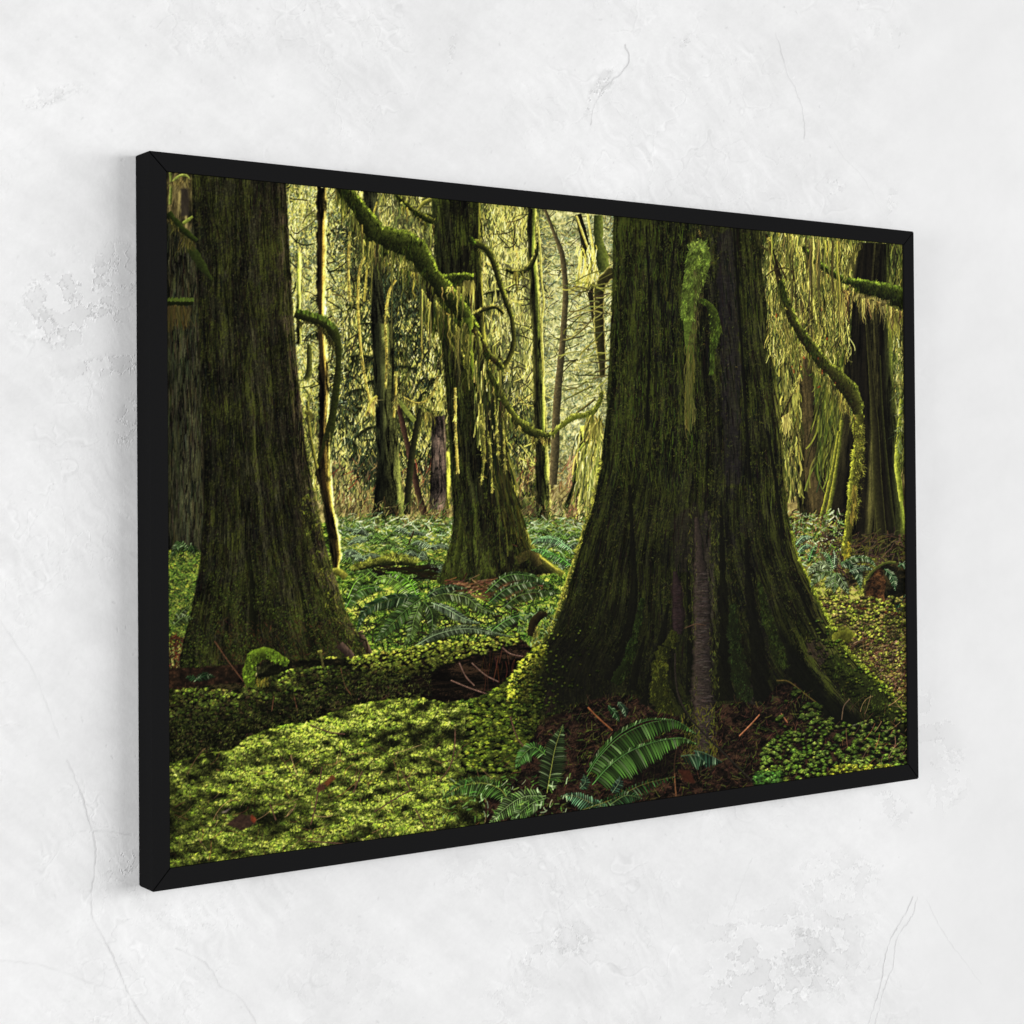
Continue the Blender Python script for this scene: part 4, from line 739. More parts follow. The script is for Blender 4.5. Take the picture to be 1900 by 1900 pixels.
q = rnd(12500, (308, 1240, 1000, 1625), dm)
tufts(q, rng.uniform(4.4, 9.4, len(q))*np.interp(q[:, 1], [1250, 1400, 1600], [.8, 1, 1.25]), [(150, 168, 50), (168, 182, 64), (128, 150, 42), (144, 160, 56), (106, 130, 36)], (18, 22, 7), blades=11, layers=60, shadow=.62, wd=(.6, 1.35), bright=ml)
q = rnd(3600, (308, 1240, 1000, 1625), lambda x, y: dm(x, y)*(ml(x, y) > .7))
tufts(q, rng.uniform(3.4, 6.5, len(q)), [(176, 188, 74), (162, 176, 60), (190, 196, 92)], (30, 38, 11), blades=10, layers=24, shadow=.5, wd=(.6, 1.2), bright=lambda x, y: np.clip(ml(x, y), .6, 1))
seg(5000, (315, 1290, 1000, 1610), 60, 60, (2, 9), (.4, 1.0), [(24, 26, 9), (40, 34, 18), (150, 160, 60), (84, 60, 38), (60, 74, 20)], .5, .2, dm)
seg(42000, (308, 1240, 1000, 1625), 80, 60, (2, 6.5), (.4, .95), [(158, 172, 58), (176, 186, 78), (126, 144, 44), (90, 108, 34), (196, 200, 100), (30, 34, 12), (44, 50, 16)], .6, .2, dm, bright=lambda x, y: np.clip(ml(x, y), .2, 1.1))
# slope beside the great trunk
q = rnd(1100, (860, 1270, 1010, 1430), lambda x, y: (x > np.interp(y, [1270, 1300, 1440], [935, 875, 850])).astype(float)*(x < np.interp(y, [1270, 1350, 1440], [1005, 1000, 950])))
tufts(q, rng.uniform(4, 9, len(q)), [(96, 110, 30), (70, 84, 24), (120, 132, 40), (50, 62, 18)], (12, 12, 6), blades=12, shadow=.85, layers=22, wd=(.6, 1.4), bright=lambda x, y: np.interp(x, [860, 960, 1010], [1, .8, .5]))
q = rnd(420, (935, 1195, 1010, 1300), lambda x, y: ((x > edge_at(T3L, y)-2) & (x < edge_at(T3L, y)+40)).astype(float))
tufts(q, 6, [(164, 166, 46), (190, 188, 64), (124, 132, 36)], (40, 44, 12), blades=11, shadow=.6, wd=(.6, 1.3), bright=lambda x, y: np.clip(1.2-(x-edge_at(T3L, y))/40, .4, 1.2))
q = rnd(1100, (930, 1150, 1110, 1350), lambda x, y: ((x > edge_at(T3L, y)) & (y < 1350)).astype(float)*np.clip(np.interp(x-edge_at(T3L, np.minimum(y, 1268)), [0, 130], [1, .05])*np.interp(y, [1150, 1270], [.0, 1]), 0, 1))
tufts(q, rng.uniform(2, 4.2, len(q)), [(80, 92, 26), (58, 70, 20), (100, 108, 36), (42, 50, 16)], (12, 13, 7), blades=11, shadow=.7, layers=18, wd=(.5, 1.2), bright=lambda x, y: np.interp(x-edge_at(T3L, np.minimum(y, 1268)), [0, 20, 130], [1.25, .85, .4]))
# twigs and fallen leaves on the moss
TW = [(96, 62, 38), (130, 90, 56), (60, 40, 26), (160, 130, 90), (80, 50, 36)]
seg(200, (315, 1400, 960, 1610), -50, 60, (6, 34), (.5, 1.2), TW, .65, .18, dm)
seg(26, (315, 1380, 960, 1610), -60, 40, (20, 60), (.7, 1.4), TW, .75, .12, dm)
for a in ([(597, 1422), (592, 1455), (584, 1500), (576, 1530)], [(575, 1345), (610, 1358), (640, 1362)], [(844, 1352), (843, 1385), (835, 1420), (815, 1450)], [(745, 1430), (762, 1466)], [(695, 1505), (735, 1480), (765, 1464)], [(500, 1490), (512, 1522)], [(770, 1500), (788, 1535)], [(946, 1330), (960, 1370), (985, 1400), (1000, 1425)], [(655, 1470), (672, 1430)], [(570, 1560), (640, 1565)]):
    tube([(x, y, 1.9) for x, y in a], (58, 40, 28), (140, 108, 80))
for pl, c in (([(420, 1530), (445, 1510), (468, 1512), (476, 1526), (450, 1540)], (58, 40, 32)), ([(466, 1510), (476, 1518), (472, 1528), (464, 1522)], (110, 52, 28)), ([(600, 1452), (616, 1438), (622, 1444), (606, 1460)], (104, 60, 32)), ([(406, 1508), (430, 1498), (420, 1508)], (120, 106, 96)), ([(586, 1462), (600, 1452), (604, 1462), (590, 1470)], (84, 52, 36)), ([(896, 1484), (906, 1476), (903, 1490)], (110, 62, 34))):
    patch(pl, c, 2, 5, 1, .9, 4, 4, .6, 7)

# ---- bottom right: litter, ferns, leaves -------------------------------------------------
lt = [(960, 1440), (975, 1395), (1000, 1345), (1060, 1312), (1120, 1292), (1175, 1290), (1205, 1315), (1260, 1330), (1285, 1395), (1318, 1398), (1325, 1310), (1375, 1300), (1410, 1312), (1440, 1268), (1470, 1262), (1500, 1290), (1530, 1340), (1600, 1370), (1700, 1400), (1700, 1450), (1000, 1560), (900, 1560), (900, 1480)]
ground(lt, [(0, (9, 7, 5)), (.45, (24, 17, 12)), (.75, (40, 27, 19)), (1, (62, 43, 30))], 5, 110, 8, 6)
m1 = polymask(lt)
inl = lambda x, y: m1[np.clip(tf(HM, x, y)[1].astype(int), 0, CH-1), np.clip(tf(HM, x, y)[0].astype(int), 0, CW-1)]
seg(7500, (900, 1280, 1690, 1540), -40, 50, (4, 20), (.4, 1.0), [(84, 52, 38), (58, 38, 28), (112, 74, 52), (36, 24, 18), (70, 58, 34), (12, 10, 7), (16, 12, 9)], .5, .15, inl)
seg(700, (1000, 1290, 1500, 1500), -40, 50, (5, 16), (.7, 1.6), [(70, 78, 26), (50, 66, 24), (90, 96, 34)], .6, .15, inl)
tube([(1000, 1340, 6), (1040, 1330, 8), (1020, 1395, 6)], (34, 22, 16), (50, 34, 24), alpha=.4)
0 and patch([(1286, 1300), (1320, 1300), (1322, 1380), (1316, 1402), (1290, 1392), (1280, 1350)], (62, 52, 50), 3, 8, 2, .95, 9, 2.2, .7, 74)
tube([(1304, 1290, 38), (1304, 1340, 34), (1304, 1385, 26)], (34, 29, 26), (76, 62, 52), (-.9, -.2), edge=(18, 15, 12), rough=.28, alpha=.66, pw=1)
seg(260, (1288, 1290, 1320, 1380), 0, 5, (4, 14), (.5, 1.0), [(24, 20, 18), (90, 78, 72)], .4, .1)
seg(240, (1262, 1300, 1330, 1400), 90, 30, (4, 12), (.8, 1.8), [(80, 84, 26), (60, 64, 20), (100, 92, 34)], .6)
for pts, lf, c in (([(1128, 1308), (1140, 1322), (1148, 1338)], 9, (40, 84, 34)), ([(1146, 1302), (1158, 1316), (1160, 1330)], 9, (60, 84, 60))):
    frond(pts, lf, c, (90, 120, 80), w=1.8)
for a, wd_, d, l in (([(1090, 1312), (1110, 1332), (1136, 1355)], 2.4, (84, 50, 28), (170, 116, 70)), ([(1252, 1212), (1252, 1250), (1258, 1290), (1275, 1325), (1300, 1355), (1330, 1385), (1360, 1415), (1398, 1452)], 3.2, (24, 20, 16), (66, 60, 46)), ([(1256, 1380), (1250, 1420), (1253, 1476)], 2.2, (70, 46, 28), (150, 106, 66)), ([(1408, 1325), (1390, 1345), (1370, 1365)], 2.2, (110, 66, 40), (186, 136, 96)), ([(1270, 1165), (1290, 1158), (1310, 1160)], 1.5, (50, 36, 26), (110, 84, 60)), ([(1575, 1296), (1564, 1310), (1560, 1335)], 1.8, (60, 48, 36), (130, 110, 80)), ([(1440, 1262), (1462, 1264), (1490, 1285), (1525, 1312)], 2, (56, 46, 20), (110, 96, 44)), ([(1448, 1323), (1460, 1340)], 2, (110, 70, 46), (170, 120, 80)), ([(1580, 1345), (1600, 1340), (1620, 1350)], 1.4, (60, 60, 50), (110, 110, 90))):
    tube([(x, y, wd_) for x, y in a], d, l)
patch([(1256, 1426), (1278, 1428), (1290, 1452), (1268, 1450)], (60, 30, 19), 2)
# leaf clusters at the right
q = rnd(1500, (1410, 1270, 1690, 1450), lambda x, y: np.where(y > np.interp(x, [1410, 1470, 1560, 1690], [1400, 1270, 1340, 1330]), 1., 0)*np.clip((fbm(x/18, y/14, 3, 44)-.4)*6+np.where(y > 1378, .6, 0), 0, 1))
tufts(q, rng.uniform(3.5, 8, len(q)), [(84, 106, 32), (102, 124, 44), (64, 84, 26), (120, 136, 56)], (10, 12, 6), blades=12, layers=30, shadow=.75, wd=(.6, 1.3), bright=lambda x, y: np.interp(y, [1280, 1380, 1440], [.62, .8, 1.05]))
q = rnd(800, (1500, 1150, 1690, 1340), lambda x, y: ((x < edge_at(T3R, y)+4) & (x > edge_at(T3R, y)-80)).astype(float)*.6)
tufts(q, 4, [(80, 94, 26), (106, 116, 36), (56, 70, 20)], (12, 14, 7), blades=9, shadow=.7, layers=20, wd=(.5, 1.2), bright=lambda x, y: np.clip(1.2-(edge_at(T3R, y)-x)/70, .4, 1.2))
q = rnd(80, (1540, 1418, 1660, 1440)); tufts(q, 7, [(140, 146, 40), (120, 126, 36)], (40, 36, 12), blades=10)
q = rnd(60, (1400, 1430, 1446, 1455)); tufts(q, 7, [(60, 92, 32), (80, 110, 44)], (14, 22, 10), blades=8, wd=(1.5, 2.6))
seg(60, (1560, 1300, 1690, 1430), -50, 40, (8, 40), (.6, 1.2), TW, .6)
# foreground fern fronds
big = dict(w=4.0, hang=.75, tilt=.25, tip=.2)
over(polymask([(1170, 1405), (1260, 1385), (1250, 1440), (1180, 1450)], 4, 9, 4)*.6, C(14, 12, 9))
frond([(1088, 1440), (1110, 1405), (1150, 1366), (1200, 1342), (1250, 1336), (1290, 1360)], 33, (84, 126, 48), (84, 128, 60), side=1, n=44, glint=.15, gs=.35, **big)
frond([(1088, 1432), (1112, 1398), (1150, 1360), (1200, 1336), (1250, 1334)], 12, (74, 112, 38), (84, 128, 60), side=-1, n=44, w=2.4, hang=0, tilt=1.2)
frond([(1098, 1455), (1130, 1420), (1170, 1392), (1220, 1374), (1262, 1368), (1290, 1378)], 36, (92, 134, 54), (96, 140, 70), side=1, n=44, glint=.15, gs=.35, **big)
frond([(1098, 1455), (1130, 1420), (1170, 1392), (1220, 1374), (1262, 1368)], 10, (80, 120, 46), (96, 140, 70), side=-1, n=44, w=2.4, hang=0, tilt=1.2)
frond([(1286, 1392), (1306, 1396), (1338, 1412)], 22, (60, 100, 70), (80, 110, 80), side=1, n=14, w=2.6, hang=.8)
frond([(1262, 1402), (1290, 1400), (1310, 1415)], 24, (52, 92, 56), (80, 110, 80), side=1, n=12, w=2.6, hang=.8)
fb = dict(w=2.3, tilt=.45, glint=.2, gs=.4)
frond([(1014, 1470), (1022, 1425), (1030, 1385), (1044, 1344)], 29, (86, 112, 58), (150, 156, 70), hang=.25, n=34, **fb)
frond([(1012, 1400), (990, 1386), (970, 1400), (956, 1425)], 20, (70, 104, 44), (110, 146, 60), hang=.5, n=24, **fb)
frond([(945, 1486), (925, 1462), (890, 1452), (850, 1460), (820, 1480)], 26, (70, 98, 40), (150, 156, 70), hang=.5, n=34, **fb)
frond([(1012, 1476), (970, 1478), (935, 1500), (905, 1530)], 24, (100, 124, 66), (150, 176, 110), hang=.3, n=26, **fb)
frond([(1012, 1480), (985, 1490), (960, 1510), (945, 1525)], 20, (78, 106, 48), (130, 156, 90), hang=.3, n=20, **fb)
frond([(1130, 1500), (1100, 1490), (1065, 1476), (1040, 1476)], 22, (84, 118, 84), (120, 130, 80), hang=.5, n=22, **fb)
frond([(1070, 1505), (1140, 1480), (1190, 1455), (1250, 1440)], 22, (60, 104, 44), (120, 120, 56), hang=.9, n=28, **fb)
frond([(1130, 1492), (1160, 1475), (1190, 1480)], 18, (70, 110, 60), (110, 130, 70), hang=.5, n=14, **fb)
frond([(1075, 1462), (1085, 1450), (1082, 1436)], 12, (80, 116, 80), (110, 130, 90), hang=.3, n=9, **fb)
frond([(1135, 1470), (1148, 1450), (1148, 1440)], 12, (70, 104, 78), (110, 130, 90), hang=.3, n=9, **fb)
seg(160, (820, 1440, 1060, 1530), -40, 60, (5, 14), (1, 2.4), [(130, 160, 80), (90, 130, 50), (170, 190, 140), (60, 90, 30)], .6)
def blur(a, r):
    k = np.exp(-.5*(np.arange(-3*r, 3*r+1)/r)**2); k /= k.sum(); n = len(k)//2
    p = np.pad(a, ((n, n), (0, 0), (0, 0)), 'edge'); a = sum(k[i]*p[i:i+a.shape[0]] for i in range(len(k)))
    p = np.pad(a, ((0, 0), (n, n), (0, 0)), 'edge'); return sum(k[i]*p[:, i:i+a.shape[1]] for i in range(len(k)))
img[:] = np.clip(img+.36*(img-blur(img, 1))+.16*(img-blur(img, 6)), 0, 255)
v_ = img/255.; v_ = np.clip(v_**1.07*(1+.13*sm(.25, .75, v_)), 0, 1); l_ = v_@C(.3, .59, .11); img[:] = 255*(l_[..., None]+(v_-l_[..., None])*.92)

# ================================================================ scene
import bpy
from mathutils import Matrix, Vector
ART = img.copy()
S = 0.8                       # picture height in metres
Z0 = 1.15                     # underside of the picture above the floor
# calibrated camera (units of picture height, then scaled)
F_, AW, DEP = 3.30986, 1.49507, .04465
CAM = np.array([-.97607, -2.25243, .55419]); ANG = (1.58081, -.60859, -.00697); PPX, PPY = 950-1.47, 950-96.41
def rotm(a, b, c):
    cx, sx, cy, sy, cz, sz = math.cos(a), math.sin(a), math.cos(b), math.sin(b), math.cos(c), math.sin(c)
    return np.array([[cy, -sy, 0], [sy, cy, 0], [0, 0, 1]]) @ np.array([[1, 0, 0], [0, cx, -sx], [0, sx, cx]]) @ np.array([[cz, -sz, 0], [sz, cz, 0], [0, 0, 1]])
RM = rotm(*ANG)
def on_plane(px, py, Y):
    """measured point -> (x, z) on a plane parallel to the wall"""
    d = RM @ np.array([(px-PPX)/(F_*1000), -(py-PPY)/(F_*1000), -1.0])
    k = (Y-CAM[1])/d[1]
    return CAM[0]+d[0]*k, CAM[2]+d[2]*k

scene = bpy.context.scene
col_ = scene.collection
def mat(name, base=(.5, .5, .5), rough=.5, spec=.5):
    m = bpy.data.materials.new(name); m.use_nodes = True
    b = m.node_tree.nodes['Principled BSDF']
    b.inputs['Base Color'].default_value = (*base, 1); b.inputs['Roughness'].default_value = rough
    b.inputs['Specular IOR Level'].default_value = spec
    return m, m.node_tree, b
def grid_mesh(name, co, nx, ny):
    me = bpy.data.meshes.new(name)
    me.vertices.add(nx*ny); me.vertices.foreach_set('co', co.astype(np.float32).ravel())
    i = np.arange(nx*ny).reshape(ny, nx)
    q = np.stack([i[:-1, :-1], i[:-1, 1:], i[1:, 1:], i[1:, :-1]], -1).reshape(-1, 4)
    q = q[:, ::-1] if FLIP else q
    n = len(q)
    me.loops.add(n*4); me.loops.foreach_set('vertex_index', q.ravel().astype(np.int32))
    me.polygons.add(n); me.polygons.foreach_set('loop_start', (np.arange(n)*4).astype(np.int32))
    me.update(calc_edges=True)
    return me
FLIP = True
def lin(c): c = np.clip(c/255., 0, 1); return np.where(c <= .04045, c/12.92, ((c+.055)/1.055)**2.4)
def set_col(me, name, rgb):
    a = me.color_attributes.new(name, 'FLOAT_COLOR', 'POINT')
    d = np.ones((rgb.shape[0], 4), np.float32); d[:, :3] = rgb; a.data.foreach_set('color', d.ravel())

# ---- picture root ----------------------------------------------------------------
root = bpy.data.objects.new('framed_picture', None); col_.objects.link(root)
root.location = (0, 0, Z0); root.empty_display_size = .1
root['label'] = 'wide framed forest print in a thin black frame hanging on the white plaster wall'
root['category'] = 'picture'

# print
REC = .0042
pc = [on_plane(x, y, REC) for x, y in ((309.5, 319), (1676.5, 454.5), (1682.5, 1418), (315.5, 1612))]
x0, x1 = (pc[0][0]+pc[3][0])/2, (pc[1][0]+pc[2][0])/2; z1, z0 = (pc[0][1]+pc[1][1])/2, (pc[2][1]+pc[3][1])/2
print('print corners', pc)
xs = np.linspace(x0, x1, CW); zs = np.linspace(z1, z0, CH)
co = np.zeros((CH, CW, 3)); co[..., 0] = xs[None]*S; co[..., 1] = REC*S; co[..., 2] = zs[:, None]*S
me = grid_mesh('print', co.reshape(-1, 3), CW, CH)
set_col(me, 'artwork', lin(ART).reshape(-1, 3)*PRINT_GAIN)
m_print, nt, b = mat('print_ink', rough=.75, spec=.03)
at = nt.nodes.new('ShaderNodeAttribute'); at.attribute_name = 'artwork'; nt.links.new(at.outputs['Color'], b.inputs['Base Color'])
me.materials.append(m_print)
pr = bpy.data.objects.new('print', me); col_.objects.link(pr); pr.parent = root
pr['label'] = 'forest print of mossy tree trunks, ferns and hanging moss'

# frame rails, mitred
m_fr, nt, b = mat('black_satin_wood', (.0108, .0108, .0112), .8, .0)
tc = nt.nodes.new('ShaderNodeTexCoord'); nz = nt.nodes.new('ShaderNodeTexNoise'); nz.inputs['Scale'].default_value = 260; nz.inputs['Detail'].default_value = 3
bp = nt.nodes.new('ShaderNodeBump'); bp.inputs['Strength'].default_value = .05; bp.inputs['Distance'].default_value = .0004
nt.links.new(tc.outputs['Object'], nz.inputs['Vector']); nt.links.new(nz.outputs['Fac'], bp.inputs['Height']); nt.links.new(bp.outputs['Normal'], b.inputs['Normal'])
mp = nt.nodes.new('ShaderNodeMapRange'); mp.inputs['To Min'].default_value = .74; mp.inputs['To Max'].default_value = .86
nt.links.new(nz.outputs['Fac'], mp.inputs['Value']); nt.links.new(mp.outputs['Result'], b.inputs['Roughness'])
fi = [on_plane(x, y, 0) for x, y in ((309.5, 317.5), (1679, 454.2), (1684.5, 1418.2), (315.5, 1612))]
wl = (fi[0][0]+fi[3][0])/2; wr = AW-(fi[1][0]+fi[2][0])/2; wt = 1-(fi[0][1]+fi[1][1])/2; wb = (fi[2][1]+fi[3][1])/2
print('rails l r t b', wl, wr, wt, wb)
ix0, ix1, iz0, iz1 = wl, AW-wr, wb, 1-wt
import bmesh
def rail(outer_a, outer_b, inner_b, inner_a, name):
    """mitred rail between outer corners a, b and inner corners; small gap at both mitres"""
    g = .0009
    oa, ob, ib, ia = map(np.array, (outer_a, outer_b, inner_b, inner_a))
    d = (ob-oa)/np.linalg.norm(ob-oa)
    bm = bmesh.new(); F = []
    for Y in (0, DEP):
        F.append([bm.verts.new((p[0]*S, Y*S, p[1]*S)) for p in (oa+d*g, ob-d*g, ib-d*g, ia+d*g)])
    bm.faces.new(F[0]); bm.faces.new(F[1][::-1])
    for i in range(4):
        j = (i+1) % 4; bm.faces.new((F[0][j], F[0][i], F[1][i], F[1][j]))
    bmesh.ops.recalc_face_normals(bm, faces=bm.faces)
    bmesh.ops.bevel(bm, geom=bm.edges[:], offset=.0007, segments=2, affect='EDGES', profile=.5)
    me = bpy.data.meshes.new(name); bm.to_mesh(me); bm.free(); me.materials.append(m_fr)
    o = bpy.data.objects.new(name, me); col_.objects.link(o); o.parent = root
    return o
O = [(0, 0), (AW, 0), (AW, 1), (0, 1)]; I = [(ix0, iz0), (ix1, iz0), (ix1, iz1), (ix0, iz1)]
for a, b_ in ((0, 1), (1, 2), (2, 3), (3, 0)):
    rail(O[a], O[b_], I[b_], I[a], 'frame_rail')
# backing board behind the print, inside the rails
bm = bmesh.new()
bmesh.ops.create_cube(bm, size=1)
for v in bm.verts:
    v.co.x = (AW/2+v.co.x*(AW-.012))*S; v.co.z = (.5+v.co.z*.988)*S; v.co.y = (REC+.0022+(v.co.y+.5)*.006)*S
# rebate: rails and board never share space
for v in bm.verts:
    pass
me = bpy.data.meshes.new('backing_board'); 
for v in bm.verts:
    v.co.x = min(max(v.co.x, (ix0+.0006)*S), (ix1-.0006)*S); v.co.z = min(max(v.co.z, (iz0+.0006)*S), (iz1-.0006)*S)
bm.to_mesh(me); bm.free()
m_bk, _, _ = mat('backing_fibreboard', (.05, .04, .03), .8, .2); me.materials.append(m_bk)
o = bpy.data.objects.new('backing_board', me); col_.objects.link(o); o.parent = root

# ================================================================ plaster wall
WY = DEP+.0006
wc = np.array([on_plane(x, y, WY) for x, y in ((0, 0), (1900, 0), (1900, 1900), (0, 1900))])
wx0, wx1, wz0, wz1 = wc[:, 0].min()-.02, wc[:, 0].max()+.02, wc[:, 1].min()-.02, wc[:, 1].max()+.02
print('wall rect', wx0, wx1, wz0, wz1)
CW, CH = 1400, 1060
k = [on_plane(x, y, WY) for x, y in ((100, 100), (1800, 100), (1800, 1800), (100, 1800))]
HM = homography([(100, 100), (1800, 100), (1800, 1800), (100, 1800)], [((a-wx0)/(wx1-wx0)*CW, (wz1-c)/(wz1-wz0)*CH) for a, c in k])
HI = np.linalg.inv(HM); DET = abs(np.linalg.det(HM))
gy, gx = np.mgrid[0:CH, 0:CW].astype(np.float32)
PX, PY, _ = tf(HI, gx, gy); PX = PX.astype(np.float32); PY = PY.astype(np.float32)
rng = np.random.default_rng(3)
base = 234.0
cl = fbm(PX/260, PY/260, 4, 1); c2 = fbm(PX/60+PY/140, PY/60, 4, 2); c3 = fbm(PX/7, PY/7, 3, 3)
trow = fbm((PX*.8+PY*.6)/150, (PY*.8-PX*.6)/22, 4, 5)           # long trowel sweeps
soft = sm(1560, 1780, PX)
tone = base+(cl-.5)*12+(c2-.5)*11*(1-soft*.5)+(trow-.5)*8*(1-soft)+(c3-.5)*5*(1-soft)+(fbm(PX/3, PY/3, 2, 8)-.5)*4*(1-soft)
wx_ = (fbm(PX/70, PY/70, 3, 21)-.5)*60; wy_ = (fbm(PX/70, PY/70, 3, 22)-.5)*60
pm = sm(.46, .62, fbm(PX/170, PY/170, 3, 23))*(1-soft)
sc_ = fbm((PX*.5+PY*.86+wx_)/60, (PX*.86-PY*.5+wy_)/9, 4, 24)
tone = tone+(sc_-.5)*14*pm
for k_, (s_, am) in enumerate(((80, 7), (38, 5), (150, 7))):
    n_ = fbm((PX+wx_)/s_, (PY+wy_)/s_, 4, 30+k_); tone = tone-am*np.exp(-((n_-.5)/.0045)**2)*pm+am*.8*np.exp(-((n_-.513)/.006)**2)*pm
img = np.repeat(tone[..., None], 3, 2).astype(np.float32)
def flake(cx, cy, rx, ry, ang, amp, sc=26, s=0, thr=.53):
    """weathered plaster patch: flat grey islands with crisp broken edges"""
    R_ = max(rx, ry)*1.75
    ok = (np.abs(PX-cx) < R_) & (np.abs(PY-cy) < R_); r_ = np.where(ok.any(1))[0]; q_ = np.where(ok.any(0))[0]
    if len(r_) == 0: return
    W_ = np.s_[r_[0]:r_[-1]+1, q_[0]:q_[-1]+1]; PX_, PY_ = PX[W_], PY[W_]
    a = math.radians(ang); X = (PX_-cx)*math.cos(a)+(PY_-cy)*math.sin(a); Y = -(PX_-cx)*math.sin(a)+(PY_-cy)*math.cos(a)
    q = np.exp(-((X/rx)**2+(Y/ry)**2)*1.2)
    q = q*sm(.2, .55, q+(fbm(PX_/50, PY_/50, 2, s+9)-.5)*.6)
    n = fbm(X/sc, Y/sc, 5, s); n = n+(fbm(X/sc*3, Y/sc*3, 3, s+3)-.5)*.25
    isl = sm(thr, thr+.02, n)
    ed = np.exp(-((n-thr)/.012)**2); e2 = np.exp(-((n-thr+.035)/.015)**2)
    d = (-8*isl-27*ed+16*e2)*amp*np.clip(q*1.5, 0, 1)
    img[W_] += d[..., None]
for a in ((130, 560, 120, 90, -25, 1.0, 34, 1), (70, 600, 60, 34, 10, 1.2, 26, 2), (190, 680, 110, 22, -8, .9, 22, 4), (215, 500, 50, 60, 0, .7, 24, 5), (240, 780, 30, 60, 20, .7, 16, 6),
          (95, 180, 60, 16, -18, .9, 18, 7), (75, 180, 40, 22, -10, .5, 14, 8), (1154, 105, 20, 28, 30, 1.1, 18, 10), (1110, 170, 16, 62, 30, 1.1, 16, 11), (1275, 76, 26, 12, -30, .9, 14, 12), (1548, 345, 28, 24, 0, .7, 14, 13), (1655, 370, 10, 44, 5, .6, 12, 14),
          (835, 98, 10, 60, 10, .6, 12, 15), (1420, 1790, 150, 120, 0, .8, 30, 20), (1530, 1760, 110, 90, -40, .8, 26, 21), (1060, 1740, 50, 40, 0, .8, 20, 22), (1010, 1770, 60, 30, -20, .8, 18, 23), (1550, 1630, 100, 60, 0, .55, 20, 24),
          (1650, 1490, 60, 30, 50, .6, 14, 25), (1740, 1380, 50, 130, -15, .5, 30, 26), (1760, 1450, 40, 80, 20, .4, 24, 27), (340, 1700, 90, 40, -20, .35, 12, 28), (230, 1600, 50, 26, -25, .9, 16, 29), (1050, 1640, 60, 60, 30, .3, 12, 30), (660, 1790, 130, 90, 20, .3, 18, 31), (420, 70, 100, 50, 0, .25, 20, 33), (1640, 60, 60, 30, 0, .3, 18, 34), (870, 1620, 60, 60, 30, .3, 14, 35), (940, 1850, 90, 50, -30, .4, 18, 36)):
    flake(*a[:7], s=a[7])
def crack(pts, w=2.2, dk=24, lt=10, rough=2.5):
    p, _ = spline(pts, .5)
    j = np.arange(len(p)); r = rng.random()*99
    p = p+np.stack([(fbm(j/14., j*0+r, 3)-.5)*rough*2, (fbm(j/14., j*0+r+5, 3)-.5)*rough*2], 1)
    vis = np.clip((fbm(j/50., j*0+r+9, 3)-.3)*3, .15, 1)
    draw(p[None]+[1.8, -.5], np.full((1, len(p)), w*.8), np.full(3, base+9.), .5*vis.mean())  # painted highlight: pale line along one side of the crack
    draw(p[None], (w*.62*(.4+vis))[None], np.full(3, base-dk*1.3), .6)
for c in (([(0, 1150), (60, 1240), (85, 1300), (110, 1370)], 2, 16), ([(125, 1408), (145, 1455), (160, 1500), (170, 1540)], 2.4, 40), ([(172, 1540), (178, 1575), (175, 1620), (170, 1660), (172, 1700), (190, 1735), (215, 1785), (235, 1835), (256, 1872), (280, 1906)], 2.2, 32), ([(175, 1539), (210, 1542), (245, 1547)], 2, 28), ([(-10, 1780), (60, 1786), (120, 1803), (162, 1820), (200, 1829), (230, 1838), (240, 1870), (244, 1906)], 1.8, 20), ([(162, 1820), (184, 1806), (200, 1790)], 1.6, 16),
          ([(325, 1757), (370, 1778), (390, 1795), (410, 1830), (440, 1845), (465, 1878), (480, 1906)], 2, 26), ([(1438, 62), (1450, 100), (1462, 140), (1482, 182), (1490, 220), (1492, 258)], 1.8, 30), ([(1530, 230), (1560, 285), (1600, 330), (1640, 400)], 1.4, 12), ([(1480, 180), (1540, 200), (1560, 140)], 1.2, 8),
          ([(1693, 1662), (1676, 1700), (1655, 1735), (1640, 1780), (1632, 1830), (1608, 1906)], 2.4, 28), ([(1702, 1662), (1690, 1700), (1664, 1740), (1656, 1790), (1640, 1830), (1622, 1906)], 2, 24), ([(1718, 1668), (1750, 1730), (1790, 1785), (1820, 1825)], 1.5, 18), ([(1395, 1590), (1375, 1640), (1350, 1700)], 1.6, 14), ([(1190, 1600), (1220, 1680), (1230, 1730)], 1.4, 10), ([(430, 100), (470, 200), (490, 260)], 1.4, 9), ([(1095, 232), (1100, 200), (1118, 165), (1145, 140), (1166, 112), (1158, 80)], 2.4, 34), ([(1350, 290), (1362, 300), (1390, 298)], 1.4, 20), ([(1430, 205), (1460, 200), (1464, 206)], 1.2, 14), ([(70, 186), (96, 184), (140, 164)], 1.6, 24), ([(100, 190), (130, 178), (150, 170)], 1.6, 20), ([(900, 1560), (930, 1500), (960, 1480)], 1.4, 8)):
    crack(c[0], c[1], c[2])
n_ = 1300
x = rng.uniform(0, 1700, n_); y = rng.uniform(0, 1900, n_); a = rng.uniform(0, 6.28, n_); l = rng.uniform(1, 7, n_)
p0 = np.stack([x, y], 1); p2 = p0+np.stack([np.cos(a), np.sin(a)], 1)*l[:, None]
draw(bez(p0, (p0+p2)/2+rng.normal(0, 1.5, (n_, 2)), p2, 14), rng.uniform(.6, 1.8, (n_, 1)), (base+rng.choice([-1, -1, .45], n_)*rng.uniform(6, 34, n_))[:, None]*np.ones((n_, 3)), .6)
n_ = 500
x = rng.uniform(0, 1650, n_); y = rng.uniform(0, 1900, n_); a = rng.normal(-.9, .5, n_); l = rng.uniform(10, 60, n_)
p0 = np.stack([x, y], 1); p2 = p0+np.stack([np.cos(a), np.sin(a)], 1)*l[:, None]
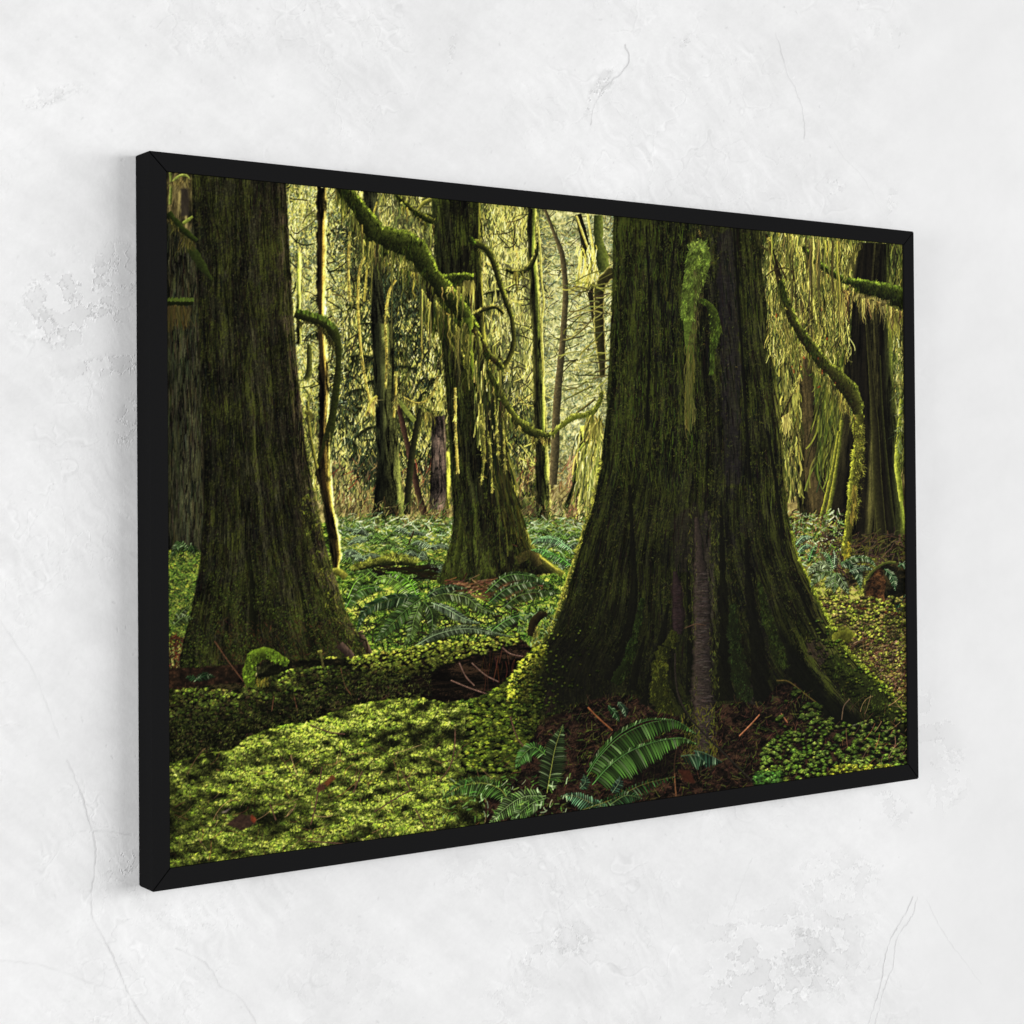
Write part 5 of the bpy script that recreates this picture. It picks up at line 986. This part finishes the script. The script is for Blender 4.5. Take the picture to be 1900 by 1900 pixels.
draw(bez(p0, (p0+p2)/2+rng.normal(0, 4, (n_, 2)), p2, 70), rng.uniform(.8, 2, (n_, 1)), (base+rng.uniform(-9, 8, n_))[:, None]*np.ones((n_, 3)), .3)

xs = np.linspace(wx0, wx1, CW); zs = np.linspace(wz1, wz0, CH)
xs[0] -= 3; xs[-1] += 3; zs[0] += 1.6; zs[-1] -= min(1.4, (Z0/S+wz0)-.01)      # plain plaster carries on beyond the framed part
co = np.zeros((CH, CW, 3)); co[..., 0] = xs[None]*S; co[..., 1] = WY*S; co[..., 2] = zs[:, None]*S+Z0
me = grid_mesh('wall', co.reshape(-1, 3), CW, CH)
w_lin = lin(img)*WALL_GAIN
w_lin = np.clip(w_lin, 0, .95)
set_col(me, 'plaster', w_lin.reshape(-1, 3))
m_wall, nt, b = mat('white_plaster', rough=.85, spec=.15)
at = nt.nodes.new('ShaderNodeAttribute'); at.attribute_name = 'plaster'
tc = nt.nodes.new('ShaderNodeTexCoord')
n1 = nt.nodes.new('ShaderNodeTexNoise'); n1.inputs['Scale'].default_value = 55; n1.inputs['Detail'].default_value = 7; n1.inputs['Roughness'].default_value = .6
mr = nt.nodes.new('ShaderNodeMapRange'); mr.inputs['To Min'].default_value = .975; mr.inputs['To Max'].default_value = 1.02
mx = nt.nodes.new('ShaderNodeVectorMath'); mx.operation = 'SCALE'
nt.links.new(tc.outputs['Object'], n1.inputs['Vector']); nt.links.new(n1.outputs['Fac'], mr.inputs['Value'])
nt.links.new(at.outputs['Color'], mx.inputs[0]); nt.links.new(mr.outputs['Result'], mx.inputs['Scale']); nt.links.new(mx.outputs['Vector'], b.inputs['Base Color'])
bp = nt.nodes.new('ShaderNodeBump'); bp.inputs['Strength'].default_value = .12; bp.inputs['Distance'].default_value = .002
nt.links.new(n1.outputs['Fac'], bp.inputs['Height'])
bq = nt.nodes.new('ShaderNodeBump'); bq.inputs['Strength'].default_value = .5; bq.inputs['Distance'].default_value = .006
nt.links.new(at.outputs['Fac'], bq.inputs['Height']); nt.links.new(bp.outputs['Normal'], bq.inputs['Normal'])
nt.links.new(bq.outputs['Normal'], b.inputs['Normal'])
me.materials.append(m_wall)
wall = bpy.data.objects.new('wall', me); col_.objects.link(wall); wall['kind'] = 'structure'

# ================================================================ camera, light
cd = bpy.data.cameras.new('camera'); cam = bpy.data.objects.new('camera', cd); col_.objects.link(cam)
M4 = Matrix([list(RM[0])+[CAM[0]*S], list(RM[1])+[CAM[1]*S], list(RM[2])+[CAM[2]*S+Z0], [0, 0, 0, 1]])
cam.matrix_world = M4
cd.sensor_width = 36; cd.lens = 36*F_*1000/1900; cd.shift_x = -(PPX-950)/1900; cd.shift_y = (PPY-950)/1900
cd.clip_start = .05; cd.clip_end = 100
scene.camera = cam
world = bpy.data.worlds.new('World'); scene.world = world; world.use_nodes = True
bg = world.node_tree.nodes['Background']; bg.inputs['Color'].default_value = (1, 1, 1, 1); bg.inputs['Strength'].default_value = AMB
def area(name, loc, target, sx, sy, power, spread=180):
    ld = bpy.data.lights.new(name, 'AREA'); ld.shape = 'RECTANGLE'; ld.size = sx; ld.size_y = sy; ld.energy = power; ld.spread = math.radians(spread)
    o = bpy.data.objects.new(name, ld); col_.objects.link(o); o.location = loc
    o.rotation_euler = (Vector(target)-Vector(loc)).to_track_quat('-Z', 'Y').to_euler()
    return o
zc = Z0+.5*S
for args in LIGHTS: area(*args)
vs = scene.view_settings; vs.view_transform = 'Standard'; vs.look = 'None'; vs.exposure = 0; vs.gamma = 1; vs.use_curve_mapping = False
scene.render.engine = 'CYCLES'
scene.cycles.max_bounces = 4
